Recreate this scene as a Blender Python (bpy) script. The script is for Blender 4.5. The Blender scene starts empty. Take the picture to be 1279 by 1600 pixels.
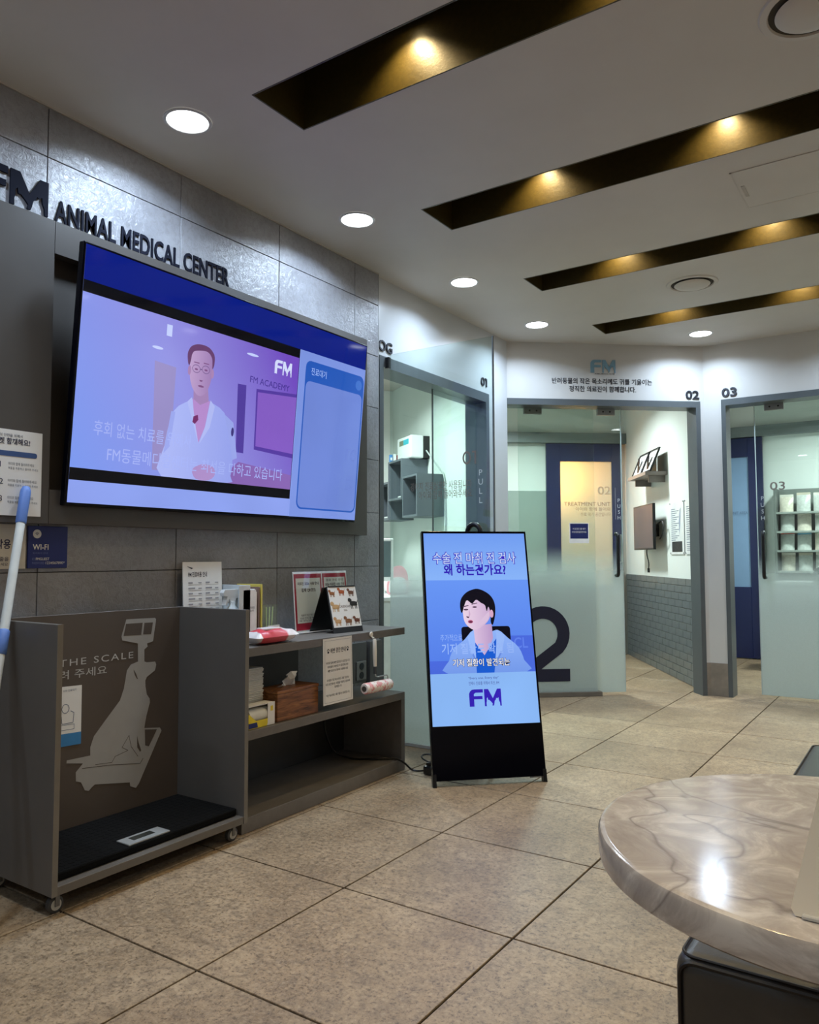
import bpy, bmesh, math, random
from mathutils import Vector, Matrix
random.seed(7)
sc = bpy.context.scene
COL = sc.collection

# ------------------------------------------------------------------ camera, world, exposure
EXPO = 0.0
CAM = Vector((2.2077, -1.40285, 1.05863))
FPX, YAW, PITCH, ROLL = 1212.0, 0.59282, 0.058592, -0.0030137
cd = bpy.data.cameras.new('camera'); cam = bpy.data.objects.new('camera', cd); COL.objects.link(cam)
cd.sensor_fit = 'HORIZONTAL'; cd.sensor_width = 36.0; cd.lens = FPX / 1279 * 36.0; cd.clip_start = 0.05; cd.clip_end = 60
_f = Vector((-math.sin(YAW) * math.cos(PITCH), math.cos(YAW) * math.cos(PITCH), math.sin(PITCH)))
_r = Vector((math.cos(YAW), math.sin(YAW), 0)); _u = _r.cross(_f)
_r2 = math.cos(ROLL) * _r + math.sin(ROLL) * _u; _u2 = -math.sin(ROLL) * _r + math.cos(ROLL) * _u
M = Matrix((_r2, _u2, -_f)).transposed().to_4x4(); M.translation = CAM; cam.matrix_world = M
sc.camera = cam
w = bpy.data.worlds.new('world'); sc.world = w; w.use_nodes = True
w.node_tree.nodes['Background'].inputs[0].default_value = (0.5, 0.55, 0.6, 1)
w.node_tree.nodes['Background'].inputs[1].default_value = 0.02
sc.view_settings.view_transform = 'Standard'; sc.view_settings.look = 'None'
sc.view_settings.gamma = 1.0; sc.view_settings.use_curve_mapping = False
sc.view_settings.exposure = EXPO
POW_DOWN, POW_SPOT, POW_ROOM = 11.5, 26.0, 52.0
COOL = (0.62, 0.79, 1.0); WARM = (1.0, 0.74, 0.36); CLINIC = (0.88, 1.0, 0.98)

# ------------------------------------------------------------------ helpers: colour and materials
def lin(c):
    if isinstance(c, str):
        c = tuple(int(c[i:i + 2], 16) for i in (0, 2, 4))
    return tuple(((x / 255) / 12.92 if x / 255 <= 0.04045 else ((x / 255 + 0.055) / 1.055) ** 2.4) for x in c)
class NT:
    def __init__(s, name):
        s.m = bpy.data.materials.new(name); s.m.use_nodes = True; s.t = s.m.node_tree
        s.t.nodes.clear(); s.out = s.n('ShaderNodeOutputMaterial')
    def n(s, typ, **kw):
        x = s.t.nodes.new(typ)
        for k, v in kw.items(): setattr(x, k, v)
        return x
    def l(s, a, b): s.t.links.new(a, b)
    def math(s, op, a, b=None, clamp=False):
        x = s.n('ShaderNodeMath', operation=op); x.use_clamp = clamp
        for i, q in enumerate((a, b)):
            if q is None: continue
            if isinstance(q, (int, float)): x.inputs[i].default_value = q
            else: s.l(q, x.inputs[i])
        return x.outputs[0]
    def ramp(s, fac, stops):
        x = s.n('ShaderNodeValToRGB'); e = x.color_ramp.elements
        while len(e) > 1: e.remove(e[-1])
        e[0].position = stops[0][0]; e[0].color = (*stops[0][1], 1)
        for p, c in stops[1:]:
            k = e.new(p); k.color = (*c, 1)
        s.l(fac, x.inputs[0]); return x.outputs[0]
    def noise(s, scale, detail=4, rough=.6, vec=None, dist=0):
        x = s.n('ShaderNodeTexNoise'); x.inputs['Scale'].default_value = scale; x.inputs['Detail'].default_value = detail
        x.inputs['Roughness'].default_value = rough; x.inputs['Distortion'].default_value = dist
        if vec is None: vec = s.n('ShaderNodeTexCoord').outputs['Object']
        s.l(vec, x.inputs['Vector']); return x.outputs[0]
    def mixc(s, f, a, b, mode='MIX'):
        x = s.n('ShaderNodeMix', data_type='RGBA', blend_type=mode)
        for i, q in ((0, f), (6, a), (7, b)):
            if isinstance(q, (int, float)): x.inputs[i].default_value = q
            elif isinstance(q, tuple): x.inputs[i].default_value = (*q, 1)
            else: s.l(q, x.inputs[i])
        return x.outputs[2]
    def bsdf(s, **kw):
        b = s.n('ShaderNodeBsdfPrincipled')
        for k, v in kw.items():
            i = b.inputs[k.replace('_', ' ')]
            if isinstance(v, (int, float)): i.default_value = v
            elif isinstance(v, tuple): i.default_value = (*v, 1) if len(v) == 3 else v
            else: s.l(v, i)
        return b
    def bump(s, h, strength, dist=.01):
        x = s.n('ShaderNodeBump'); x.inputs['Strength'].default_value = strength; x.inputs['Distance'].default_value = dist
        s.l(h, x.inputs['Height']); return x.outputs[0]
    def done(s, shader): s.l(shader, s.out.inputs['Surface']); return s.m
_mc = {}
def mat(col, rough=.5, metal=0.0, spec=.5, var=.08, scale=12, bump=0.0, bscale=80, coat=0.0):
    key = (str(col), rough, metal, spec, var, scale, bump, bscale, coat)
    if key in _mc: return _mc[key]
    t = NT('surface_%d' % len(_mc)); c = lin(col)
    f = t.noise(scale, 4)
    cc = t.ramp(f, [(.3, tuple(x * (1 - var) for x in c)), (.7, tuple(min(1, x * (1 + var)) for x in c))])
    b = t.bsdf(Base_Color=cc, Roughness=rough, Metallic=metal, Specular_IOR_Level=spec, Coat_Weight=coat)
    if bump: t.l(t.bump(t.noise(bscale, 3), bump, .004), b.inputs['Normal'])
    _mc[key] = t.done(b.outputs[0]); return _mc[key]
_ec = {}
def emi(col, gain=1.0, gloss=True):
    """display pixels: shows the given colour, with a glossy front"""
    key = (str(col), gain, gloss)
    if key in _ec: return _ec[key]
    t = NT('screen_%d' % len(_ec)); c = lin(col)
    f = t.noise(3, 1)
    cc = t.ramp(f, [(.35, tuple(x * .96 for x in c)), (.65, tuple(min(1, x * 1.04) for x in c))])
    b = t.bsdf(Base_Color=(.004, .004, .006), Roughness=.06 if gloss else .6, Specular_IOR_Level=.22 if gloss else .0, Emission_Color=cc, Emission_Strength=gain / 2 ** EXPO)
    _ec[key] = t.done(b.outputs[0]); return _ec[key]
def emi_grad(c0, c1, axis, a0, a1, gain=1.0, c2=None):
    """screen picture whose colour runs from c0 to c1 along a world axis"""
    t = NT('screen_picture'); p = t.n('ShaderNodeNewGeometry').outputs['Position']
    v = t.n('ShaderNodeVectorMath', operation='DOT_PRODUCT'); t.l(p, v.inputs[0]); v.inputs[1].default_value = axis
    mr = t.n('ShaderNodeMapRange'); t.l(v.outputs['Value'], mr.inputs[0]); mr.inputs[1].default_value = a0; mr.inputs[2].default_value = a1
    st = [(0, lin(c0)), (1, lin(c1))] if c2 is None else [(0, lin(c0)), (.5, lin(c2)), (1, lin(c1))]
    cc = t.ramp(mr.outputs[0], st)
    b = t.bsdf(Base_Color=(.004, .004, .006), Roughness=.06, Specular_IOR_Level=.22, Emission_Color=cc, Emission_Strength=gain / 2 ** EXPO)
    return t.done(b.outputs[0])
def lampmat(col, s):
    t = NT('lamp_glow'); f = t.noise(5, 1); cc = t.ramp(f, [(0, tuple(col)), (1, tuple(min(1, x * 1.02) for x in col))])
    e = t.n('ShaderNodeEmission'); t.l(cc, e.inputs[0]); e.inputs[1].default_value = s; return t.done(e.outputs[0])
def schlick(t, f0=.045):
    lw = t.n('ShaderNodeLayerWeight'); lw.inputs[0].default_value = .5
    p = t.math('POWER', lw.outputs['Facing'], 5); return t.math('ADD', t.math('MULTIPLY', p, 1 - f0), f0, True)
def glassmat(tint, frost=None, f0=.05, amount=1.0, base=0.0):
    """clear pane; frost=(z0,z1): etched film, full below z0 and gone above z1"""
    t = NT('glass'); tr = t.n('ShaderNodeBsdfTransparent'); tr.inputs[0].default_value = (*tint, 1)
    gl = t.n('ShaderNodeBsdfGlossy'); gl.inputs['Roughness'].default_value = .01
    body = tr.outputs[0]
    if frost or base:
        n = t.noise(300, 2)
        cc = t.ramp(n, [(.3, lin((206, 216, 212))), (.7, lin((216, 225, 222)))])
        df = t.n('ShaderNodeBsdfDiffuse'); t.l(cc, df.inputs[0])
        tl = t.n('ShaderNodeBsdfTranslucent'); t.l(cc, tl.inputs[0])
        m1 = t.n('ShaderNodeMixShader'); m1.inputs[0].default_value = .5; t.l(df.outputs[0], m1.inputs[1]); t.l(tl.outputs[0], m1.inputs[2])
        m2 = t.n('ShaderNodeMixShader'); t.l(tr.outputs[0], m2.inputs[1]); t.l(m1.outputs[0], m2.inputs[2])
        if frost:
            z = t.n('ShaderNodeSeparateXYZ'); t.l(t.n('ShaderNodeNewGeometry').outputs['Position'], z.inputs[0])
            mr = t.n('ShaderNodeMapRange'); mr.interpolation_type = 'SMOOTHSTEP'; t.l(z.outputs[2], mr.inputs[0])
            mr.inputs[1].default_value = frost[0]; mr.inputs[2].default_value = frost[1]; mr.inputs[3].default_value = amount; mr.inputs[4].default_value = base
            t.l(mr.outputs[0], m2.inputs[0])
        else: m2.inputs[0].default_value = base
        body = m2.outputs[0]
    mx = t.n('ShaderNodeMixShader'); t.l(schlick(t, f0), mx.inputs[0]); t.l(body, mx.inputs[1]); t.l(gl.outputs[0], mx.inputs[2])
    return t.done(mx.outputs[0])

# ------------------------------------------------------------------ helpers: geometry
class FR:
    """a frame: right, up, and outward normal = right x up"""
    def __init__(s, o, r, u):
        s.o = Vector(o); s.r = Vector(r).normalized(); s.u = Vector(u).normalized(); s.n = s.r.cross(s.u)
    def __call__(s, a, b, c=0.0): return s.o + s.r * a + s.u * b + s.n * c
WF = FR((0, 0, 0), (1, 0, 0), (0, 1, 0))
class MB:
    def __init__(s): s.v = []; s.f = []
    def add(s, vs, fs):
        k = len(s.v); s.v += [Vector(q) for q in vs]; s.f += [[i + k for i in f] for f in fs]; return s
    def box(s, fr, a0, a1, b0, b1, c0, c1, bev=0.0, seg=2):
        bm = bmesh.new(); bmesh.ops.create_cube(bm, size=1)
        for v in bm.verts:
            v.co = Vector((a0 + (v.co.x + .5) * (a1 - a0), b0 + (v.co.y + .5) * (b1 - b0), c0 + (v.co.z + .5) * (c1 - c0)))
        if bev: bmesh.ops.bevel(bm, geom=list(bm.edges), offset=bev, segments=seg, affect='EDGES', profile=.5)
        bm.verts.index_update()
        s.add([fr(*v.co) for v in bm.verts], [[v.index for v in f.verts] for f in bm.faces]); bm.free(); return s
    def poly(s, fr, pts, c0, c1):
        n = len(pts); ar = sum(pts[i][0] * pts[(i + 1) % n][1] - pts[(i + 1) % n][0] * pts[i][1] for i in range(n))
        if ar < 0: pts = pts[::-1]
        vs = [fr(a, b, c1) for a, b in pts] + [fr(a, b, c0) for a, b in pts]
        fs = [list(range(n)), list(range(2 * n - 1, n - 1, -1))] + [[i, i + n, (i + 1) % n + n, (i + 1) % n] for i in range(n)]
        return s.add(vs, fs)
    def flat(s, fr, pts, c):
        n = len(pts); ar = sum(pts[i][0] * pts[(i + 1) % n][1] - pts[(i + 1) % n][0] * pts[i][1] for i in range(n))
        if ar < 0: pts = pts[::-1]
        return s.add([fr(a, b, c) for a, b in pts], [list(range(n))])
    def rect(s, fr, a0, a1, b0, b1, c): return s.flat(fr, [(a0, b0), (a1, b0), (a1, b1), (a0, b1)], c)
    def lathe(s, fr, prof, seg=24):
        """profile of (radius, height) about fr.n"""
        vs = []; fs = []; m = len(prof)
        for i in range(seg):
            t = 2 * math.pi * i / seg
            vs += [fr(r * math.cos(t), r * math.sin(t), h) for r, h in prof]
        for i in range(seg):
            j = (i + 1) % seg
            for k in range(m - 1): fs.append([i * m + k, j * m + k, j * m + k + 1, i * m + k + 1])
        fs.append([i * m for i in range(seg)][::-1]); fs.append([i * m + m - 1 for i in range(seg)])
        return s.add(vs, fs)
    def tube(s, pts, r, seg=8, closed=False):
        pts = [Vector(p) for p in pts]; n = len(pts); vs = []; fs = []; pu = None
        rr = r if isinstance(r, (list, tuple)) else [r] * n
        for i, p in enumerate(pts):
            if closed: d = pts[(i + 1) % n] - pts[i - 1]
            else: d = pts[min(i + 1, n - 1)] - pts[max(i - 1, 0)]
            d.normalize()
            if pu is None: pu = d.orthogonal().normalized()
            pu = (pu - d * pu.dot(d)).normalized(); q = d.cross(pu)
            vs += [p + rr[i] * (math.cos(2 * math.pi * k / seg) * pu + math.sin(2 * math.pi * k / seg) * q) for k in range(seg)]
        for i in range(n if closed else n - 1):
            j = (i + 1) % n
            for k in range(seg): fs.append([i * seg + k, i * seg + (k + 1) % seg, j * seg + (k + 1) % seg, j * seg + k])
        if not closed: fs.append(list(range(seg))[::-1]); fs.append([(n - 1) * seg + k for k in range(seg)])
        return s.add(vs, fs)
    def ball(s, c, rx, ry, rz, seg=14, rings=9):
        vs = []; fs = []
        for i in range(rings + 1):
            a = math.pi * i / rings
            for k in range(seg):
                t = 2 * math.pi * k / seg
                vs.append(Vector(c) + Vector((rx * math.sin(a) * math.cos(t), ry * math.sin(a) * math.sin(t), -rz * math.cos(a))))
        for i in range(rings):
            for k in range(seg): fs.append([i * seg + k, i * seg + (k + 1) % seg, (i + 1) * seg + (k + 1) % seg, (i + 1) * seg + k])
        return s.add(vs, fs)
    def text(s, body, fr, a, b, h, c=0.0, width=None, align='LEFT', bold=0.0, ext=0.0, space=1.0):
        """h: capital height for latin, glyph height for hangul"""
        cu = bpy.data.curves.new('txt', 'FONT'); cu.body = body; cu.align_x = align; cu.resolution_u = 3
        han = any(ord(x) > 0x1100 for x in body)
        size = h / (.86 if han else .69); cu.size = size; cu.offset = bold * size; cu.extrude = ext; cu.space_character = space
        o = bpy.data.objects.new('txt', cu)
        me = o.to_mesh(); vs = [v.co.copy() for v in me.vertices]; fs = [list(p.vertices) for p in me.polygons]
        o.to_mesh_clear(); bpy.data.objects.remove(o); bpy.data.curves.remove(cu)
        if not vs: return s
        x0 = min(v.x for v in vs); x1 = max(v.x for v in vs); sx = 1.0
        if width: sx = width / (x1 - x0)
        if align == 'LEFT': ref, off = x0, 0
        elif align == 'RIGHT': ref, off = x1, 0
        else: ref, off = (x0 + x1) / 2, 0
        off_b = .10 * size * .86 if han else 0
        return s.add([fr(a + (v.x - ref) * sx, b + v.y + off_b, c + v.z) for v in vs], fs)
def zero_one(fr, a, b, h, c, th, wd, sw):
    w0 = wd * .62; m = MB(); o_ = ellipse(a + w0 / 2, b + h / 2, w0 / 2, h / 2, 28); i_ = ellipse(a + w0 / 2, b + h / 2, w0 / 2 - sw, h / 2 - sw, 28)
    for cc in (c + th,): m.add([fr(x, y, cc) for x, y in o_] + [fr(x, y, cc) for x, y in i_], [[q, (q + 1) % 28, 28 + (q + 1) % 28, 28 + q] for q in range(28)])
    if th > .001: m.add([fr(x, y, c + th) for x, y in o_] + [fr(x, y, c) for x, y in o_], [[q, 28 + q, 28 + (q + 1) % 28, (q + 1) % 28] for q in range(28)]); m.add([fr(x, y, c + th) for x, y in i_] + [fr(x, y, c) for x, y in i_], [[q, (q + 1) % 28, 28 + (q + 1) % 28, 28 + q] for q in range(28)])
    x1 = a + wd; m.poly(fr, [(x1 - sw, b), (x1, b), (x1, b + h), (x1 - wd * .30, b + h), (x1 - wd * .30, b + h - sw), (x1 - sw, b + h - sw)], c, c + max(th, .0002)); return m
def catmull(pts, n=4):
    m = len(pts); out = []
    for i in range(m):
        p0, p1, p2, p3 = (Vector((*pts[(i + k - 1) % m], 0)) for k in range(4))
        for j in range(n):
            t = j / n
            q = .5 * ((2 * p1) + (-p0 + p2) * t + (2 * p0 - 5 * p1 + 4 * p2 - p3) * t * t + (-p0 + 3 * p1 - 3 * p2 + p3) * t ** 3)
            out.append((q.x, q.y))
    return out
def spline(pts, n=6):
    P = [Vector(p) for p in pts]; out = []
    for i in range(len(P) - 1):
        p0 = P[max(i - 1, 0)]; p1 = P[i]; p2 = P[i + 1]; p3 = P[min(i + 2, len(P) - 1)]
        for j in range(n):
            t = j / n
            out.append(.5 * ((2 * p1) + (-p0 + p2) * t + (2 * p0 - 5 * p1 + 4 * p2 - p3) * t * t + (-p0 + 3 * p1 - 3 * p2 + p3) * t ** 3))
    return out + [P[-1]]
def ellipse(ca, cb, ra, rb, n=24, t0=0, t1=2 * math.pi):
    return [(ca + ra * math.cos(t0 + (t1 - t0) * i / n), cb + rb * math.sin(t0 + (t1 - t0) * i / n)) for i in range(n)]
def rrect(a0, a1, b0, b1, r, n=4):
    out = []
    for ca, cb, t in ((a1 - r, b1 - r, 0), (a0 + r, b1 - r, 1), (a0 + r, b0 + r, 2), (a1 - r, b0 + r, 3)):
        for i in range(n + 1):
            x = (t + i / n) * math.pi / 2; out.append((ca + r * math.cos(x), cb + r * math.sin(x)))
    return out
def tags(o, label=None, cat=None, group=None, kind=None):
    if label: o['label'] = label
    if cat: o['category'] = cat
    if group: o['group'] = group
    if kind: o['kind'] = kind
    return o
def base_of(o):
    p = Vector((0, 0, 0))
    while o is not None: p += o.location; o = o.parent
    return p
def obj(name, mb, m, parent=None, label=None, cat=None, group=None, kind=None, smooth=False, solid=None):
    vs = mb.v
    if parent is None:
        lo = [min(v[i] for v in vs) for i in range(3)]; hi = [max(v[i] for v in vs) for i in range(3)]
        org = Vector(((lo[0] + hi[0]) / 2, (lo[1] + hi[1]) / 2, lo[2])); loc = org
    else: org = base_of(parent); loc = Vector((0, 0, 0))
    me = bpy.data.meshes.new(name); me.from_pydata([tuple(v - org) for v in vs], [], mb.f); me.update()
    me.materials.append(m)
    if smooth:
        me.polygons.foreach_set('use_smooth', [True] * len(me.polygons)); me.set_sharp_from_angle(angle=math.radians(40))
    o = bpy.data.objects.new(name, me); COL.objects.link(o); o.location = loc
    if parent is not None: o.parent = parent
    return tags(o, label, cat, group, kind)
def pieces(name, mb, m, parent):
    for q in islands(mb): obj(name, q, m, parent=parent)
def empty(name, loc, label=None, cat=None, group=None, kind=None):
    o = bpy.data.objects.new(name, None); COL.objects.link(o); o.location = loc; o.empty_display_size = .1
    return tags(o, label, cat, group, kind)
def light(name, typ, loc, energy, color, parent, direction=(0, 0, -1), **kw):
    d = bpy.data.lights.new(name, typ); d.energy = energy; d.color = color
    for k, v in kw.items(): setattr(d, k, v)
    o = bpy.data.objects.new(name, d); COL.objects.link(o)
    o.rotation_euler = Vector(direction).to_track_quat('-Z', 'Y').to_euler()
    o.parent = parent; o.location = Vector(loc) - base_of(parent); return o
def wpt(x, y, z):  # pixel of a world point, used only to see which tiles lie in view
    d = Vector((x, y, z)) - CAM; k = d.dot(_f)
    return None if k < .2 else (639.5 + FPX * d.dot(_r2) / k, 800 - FPX * d.dot(_u2) / k)
def islands(mb):
    n = len(mb.v); par = list(range(n))
    def find(i):
        while par[i] != i: par[i] = par[par[i]]; i = par[i]
        return i
    for f in mb.f:
        for k in f[1:]: par[find(k)] = find(f[0])
    grp = {}
    for fi, f in enumerate(mb.f): grp.setdefault(find(f[0]), []).append(f)
    res = []
    for fs in grp.values():
        m = MB(); ids = sorted({i for f in fs for i in f}); mp = {q: k for k, q in enumerate(ids)}
        m.v = [mb.v[i] for i in ids]; m.f = [[mp[i] for i in f] for f in fs]; res.append(m)
    return res

# ------------------------------------------------------------------ materials used often
def floor_mat():
    t = NT('stone_floor_tile'); g = t.n('ShaderNodeNewGeometry').outputs['Position']; rnd = t.n('ShaderNodeObjectInfo').outputs['Random']
    big = t.noise(2.6, 3, .6, g); mid = t.noise(22, 6, .75, g, .5); fine = t.noise(68, 6, .85, g, .3)
    base = t.ramp(big, [(.3, lin((136, 115, 90))), (.52, lin((160, 138, 110))), (.72, lin((176, 154, 125)))])
    base = t.mixc(t.ramp(mid, [(.36, (.7, .7, .7)), (.56, (0, 0, 0))]), base, lin((116, 100, 82)))
    sp = t.ramp(fine, [(.40, (1, 1, 1)), (.475, (0, 0, 0))])
    base = t.mixc(t.math('MULTIPLY', sp, .8), base, lin((84, 70, 56)))
    lt = t.ramp(fine, [(.53, (0, 0, 0)), (.62, (1, 1, 1))])
    base = t.mixc(t.math('MULTIPLY', lt, .4), base, lin((190, 172, 146)))
    v = t.math('ADD', t.math('MULTIPLY', rnd, .16), .92)
    base = t.mixc(1.0, base, v, 'MULTIPLY')
    b = t.bsdf(Base_Color=base, Roughness=t.math('ADD', t.math('MULTIPLY', fine, .25), .28), Specular_IOR_Level=.45)
    t.l(t.bump(t.math('ADD', fine, t.math('MULTIPLY', mid, .6)), .25, .004), b.inputs['Normal'])
    return t.done(b.outputs[0])
def walltile_mat():
    t = NT('grey_slate_wall_tile'); g = t.n('ShaderNodeNewGeometry').outputs['Position']; rnd = t.n('ShaderNodeObjectInfo').outputs['Random']
    big = t.noise(3.0, 4, .6, g); fine = t.noise(48, 5, .7, g, .8)
    base = t.ramp(big, [(.3, lin((126, 126, 131))), (.7, lin((158, 157, 161)))])
    base = t.mixc(t.math('MULTIPLY', t.ramp(fine, [(.35, (1, 1, 1)), (.55, (0, 0, 0))]), .35), base, lin((104, 99, 95)))
    base = t.mixc(1.0, base, t.math('ADD', t.math('MULTIPLY', rnd, .12), .94), 'MULTIPLY')
    b = t.bsdf(Base_Color=base, Roughness=.33, Specular_IOR_Level=.8)
    t.l(t.bump(fine, .55, .006), b.inputs['Normal'])
    return t.done(b.outputs[0])
def marble_mat():
    t = NT('marble'); g = t.n('ShaderNodeNewGeometry').outputs['Position']
    cl = t.noise(9, 7, .66, g, 1.6); wv = t.noise(3.0, 2, .5, g, 1.6)
    base = t.ramp(cl, [(.32, lin((166, 156, 150))), (.52, lin((190, 181, 174))), (.64, lin((220, 213, 206)))])
    vein = t.math('ABSOLUTE', t.math('SUBTRACT', wv, .5))
    base = t.mixc(t.ramp(vein, [(0, (.6, .6, .6)), (.010, (.15, .15, .15)), (.03, (0, 0, 0))]), base, lin((104, 92, 90)))
    b = t.bsdf(Base_Color=base, Roughness=.13, Specular_IOR_Level=.5)
    return t.done(b.outputs[0])
def wood_mat():
    t = NT('walnut'); g = t.n('ShaderNodeTexCoord').outputs['Object']; mp = t.n('ShaderNodeMapping'); mp.inputs['Scale'].default_value = (6, 1.6, 14); t.l(g, mp.inputs[0])
    n = t.noise(3.5, 5, .6, mp.outputs[0], 1.6)
    base = t.ramp(n, [(.3, lin((60, 34, 18))), (.5, lin((128, 80, 44))), (.7, lin((166, 112, 64)))])
    return t.done(t.bsdf(Base_Color=base, Roughness=.4).outputs[0])
M_FLOOR = floor_mat(); M_WTILE = walltile_mat(); M_MARBLE = marble_mat(); M_WOOD = wood_mat()
M_GROUT = mat((22, 18, 15), .95, spec=.1); M_WGROUT = mat((72, 70, 68), .9)
M_CEIL = mat((200, 195, 187), .55, var=.03, scale=3)
M_WHITE = mat((194, 191, 186), .45, var=.03, scale=3)
M_WALLGLOSS = mat((190, 191, 191), .3, var=.02, scale=3)
M_LAM = mat((78, 73, 69), .42, var=.05, scale=5)          # dark laminate
M_LAM2 = mat((108, 103, 98), .45, var=.08, scale=30)        # shelf laminate
M_FRAME = mat((80, 85, 87), .4, var=.05)                   # door frames
M_BLACK = mat((14, 14, 16), .35, var=.1)
M_BLACKGLOSS = mat((5, 5, 12), .15, spec=.2, var=.1)
M_RUBBER = mat((9, 9, 9), .85, spec=.15, var=.2, bump=.5, bscale=200)
M_METAL = mat((170, 170, 170), .3, 1.0)
M_NAVY = mat((22, 36, 92), .4, var=.05)
M_INK = mat((22, 24, 34), .5)
M_PAPER = mat((232, 230, 226), .7, var=.02)
M_PLASTIC = mat((226, 228, 228), .35, var=.03)
M_ALU = mat((150, 154, 154), .35, .8)
M_CLEAR = glassmat((.96, .98, .97), f0=.06)
M_DOORGLASS = glassmat((.90, .955, .94), frost=(.70, 1.08), f0=.05, amount=.93)
M_DOORGLASS2 = glassmat((.92, .965, .95), frost=(.70, 1.15), f0=.05, amount=.80)
M_FRAMEGLASS = glassmat((.90, .955, .94), f0=.05)

# ------------------------------------------------------------------ frames of the place
WX = -0.398; ZC = 2.70
LW = FR((WX, 0, 0), (0, 1, 0), (0, 0, 1))                      # tiled left wall, facing +x
W1 = FR((-0.43, 0, 0), (0, 1, 0), (0, 0, 1))                   # wall with door 01
_a = math.radians(40); U2 = Vector((math.cos(_a), math.sin(_a), 0)); N2 = Vector((-math.sin(_a), math.cos(_a), 0)); F2 = Vector((.735, 4.824, 0))
W2 = FR(F2, U2, (0, 0, 1))                                     # wall with door 02 (its normal looks to the lobby)
W3 = FR((0, 4.85, 0), (1, 0, 0), (0, 0, 1))                    # wall with door 03
def put(name, mb, m, **k): return obj(name, mb, m, **k)

# ------------------------------------------------------------------ floor
fl = obj('floor', MB().box(WF, -3.6, 4.4, -3.4, 8.9, -.12, -.006), M_GROUT, kind='structure')
tile_me = None; rest = MB(); G = .0034
tb = MB().box(WF, -.3 + G, .3 - G, -.3 + G, .3 - G, -.012, 0, .0012, 1)
tile_me = bpy.data.meshes.new('floor_tile'); tile_me.from_pydata([tuple(v) for v in tb.v], [], tb.f); tile_me.materials.append(M_FLOOR)
nt = 0
for i in range(-6, 7):
    for j in range(-5, 15):
        cx, cy = .3 + .6 * i, .3 + .6 * j
        ps = [wpt(cx + dx, cy + dy, 0) for dx in (-.3, 0, .3) for dy in (-.3, 0, .3)]
        vis = any(p and -20 < p[0] < 1300 and 860 < p[1] < 1620 for p in ps)
        behind = (cx < -.9 and cy < 4.6) or cx > 3.2 or cx < -2.2 or cy > 7.6
        if vis and not behind:
            o = bpy.data.objects.new('tile', tile_me); COL.objects.link(o); o.parent = fl; o.location = Vector((cx, cy, 0)) - fl.location; nt += 1
        else: rest.box(WF, cx - .3 + G, cx + .3 - G, cy - .3 + G, cy + .3 - G, -.012, 0)
obj('tile_field', rest, M_FLOOR, parent=fl, kind='stuff')

# ------------------------------------------------------------------ ceiling with light slots
SLOTS = [(-1.70, -1.435), (-.60, -.335), (.50, .765), (1.60, 1.87), (2.705, 2.955), (3.815, 4.075)]; SX0, SX1 = .265, 3.3  # first two slots unseen, added with their spotlights to warm the foreground
cm = MB(); y0 = -3.4
for a, b in SLOTS:
    a_, b_, e = a - .006, b + .006, .006
    cm.box(WF, -3.6, 4.4, y0, a_, ZC, ZC + .03); cm.box(WF, -3.6, SX0 - e, a_, b_, ZC, ZC + .03); cm.box(WF, SX1 + e, 4.4, a_, b_, ZC, ZC + .03); y0 = b_
cm.box(WF, -3.6, 4.4, y0, 8.9, ZC, ZC + .03)
ceil = obj('ceiling', cm, M_CEIL, kind='structure')
def slot_mat():
    t = NT('dark_slot_paint'); n = t.noise(60, 4, .7)
    cc = t.ramp(n, [(.3, lin((54, 46, 17))), (.7, lin((70, 59, 22)))])
    b = t.bsdf(Base_Color=cc, Roughness=.38, Specular_IOR_Level=.6); t.l(t.bump(n, .25, .003), b.inputs['Normal']); return t.done(b.outputs[0])
M_SLOT = slot_mat()
SD = .26
for k, (a, b) in enumerate(SLOTS):
    m = MB(); e = .006
    m.box(WF, SX0 - e, SX1 + e, a - e, a, ZC - .001, ZC + SD); m.box(WF, SX0 - e, SX1 + e, b, b + e, ZC - .001, ZC + SD)
    m.box(WF, SX0 - e, SX0, a, b, ZC - .001, ZC + SD); m.box(WF, SX1, SX1 + e, a, b, ZC - .001, ZC + SD); m.box(WF, SX0 - e, SX1 + e, a - e, b + e, ZC + SD, ZC + SD + .01)
    obj('trim_%d' % (k + 11), m, M_SLOT, kind='structure')
hm = MB()
for (x0, x1, y0, y1) in ((1.54, 2.0, 2.05, 2.056), (1.54, 2.0, 2.444, 2.45), (1.54, 1.546, 2.05, 2.45), (1.994, 2.0, 2.05, 2.45)): hm.box(WF, x0, x1, y0, y1, ZC - .003, ZC)
hatch = obj('access_hatch', MB().box(WF, 1.546, 1.994, 2.056, 2.444, ZC - .0025, ZC - .0003), M_CEIL, label='square white access hatch in the ceiling between the second and third light slots', cat='hatch')
obj('hatch_rim', hm, mat((192, 187, 179), .6), parent=hatch)
obj('latch', MB().box(WF, 1.556, 1.572, 2.2, 2.32, ZC - .004, ZC - .002, .001), mat((176, 170, 160), .6), parent=hatch)

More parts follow.
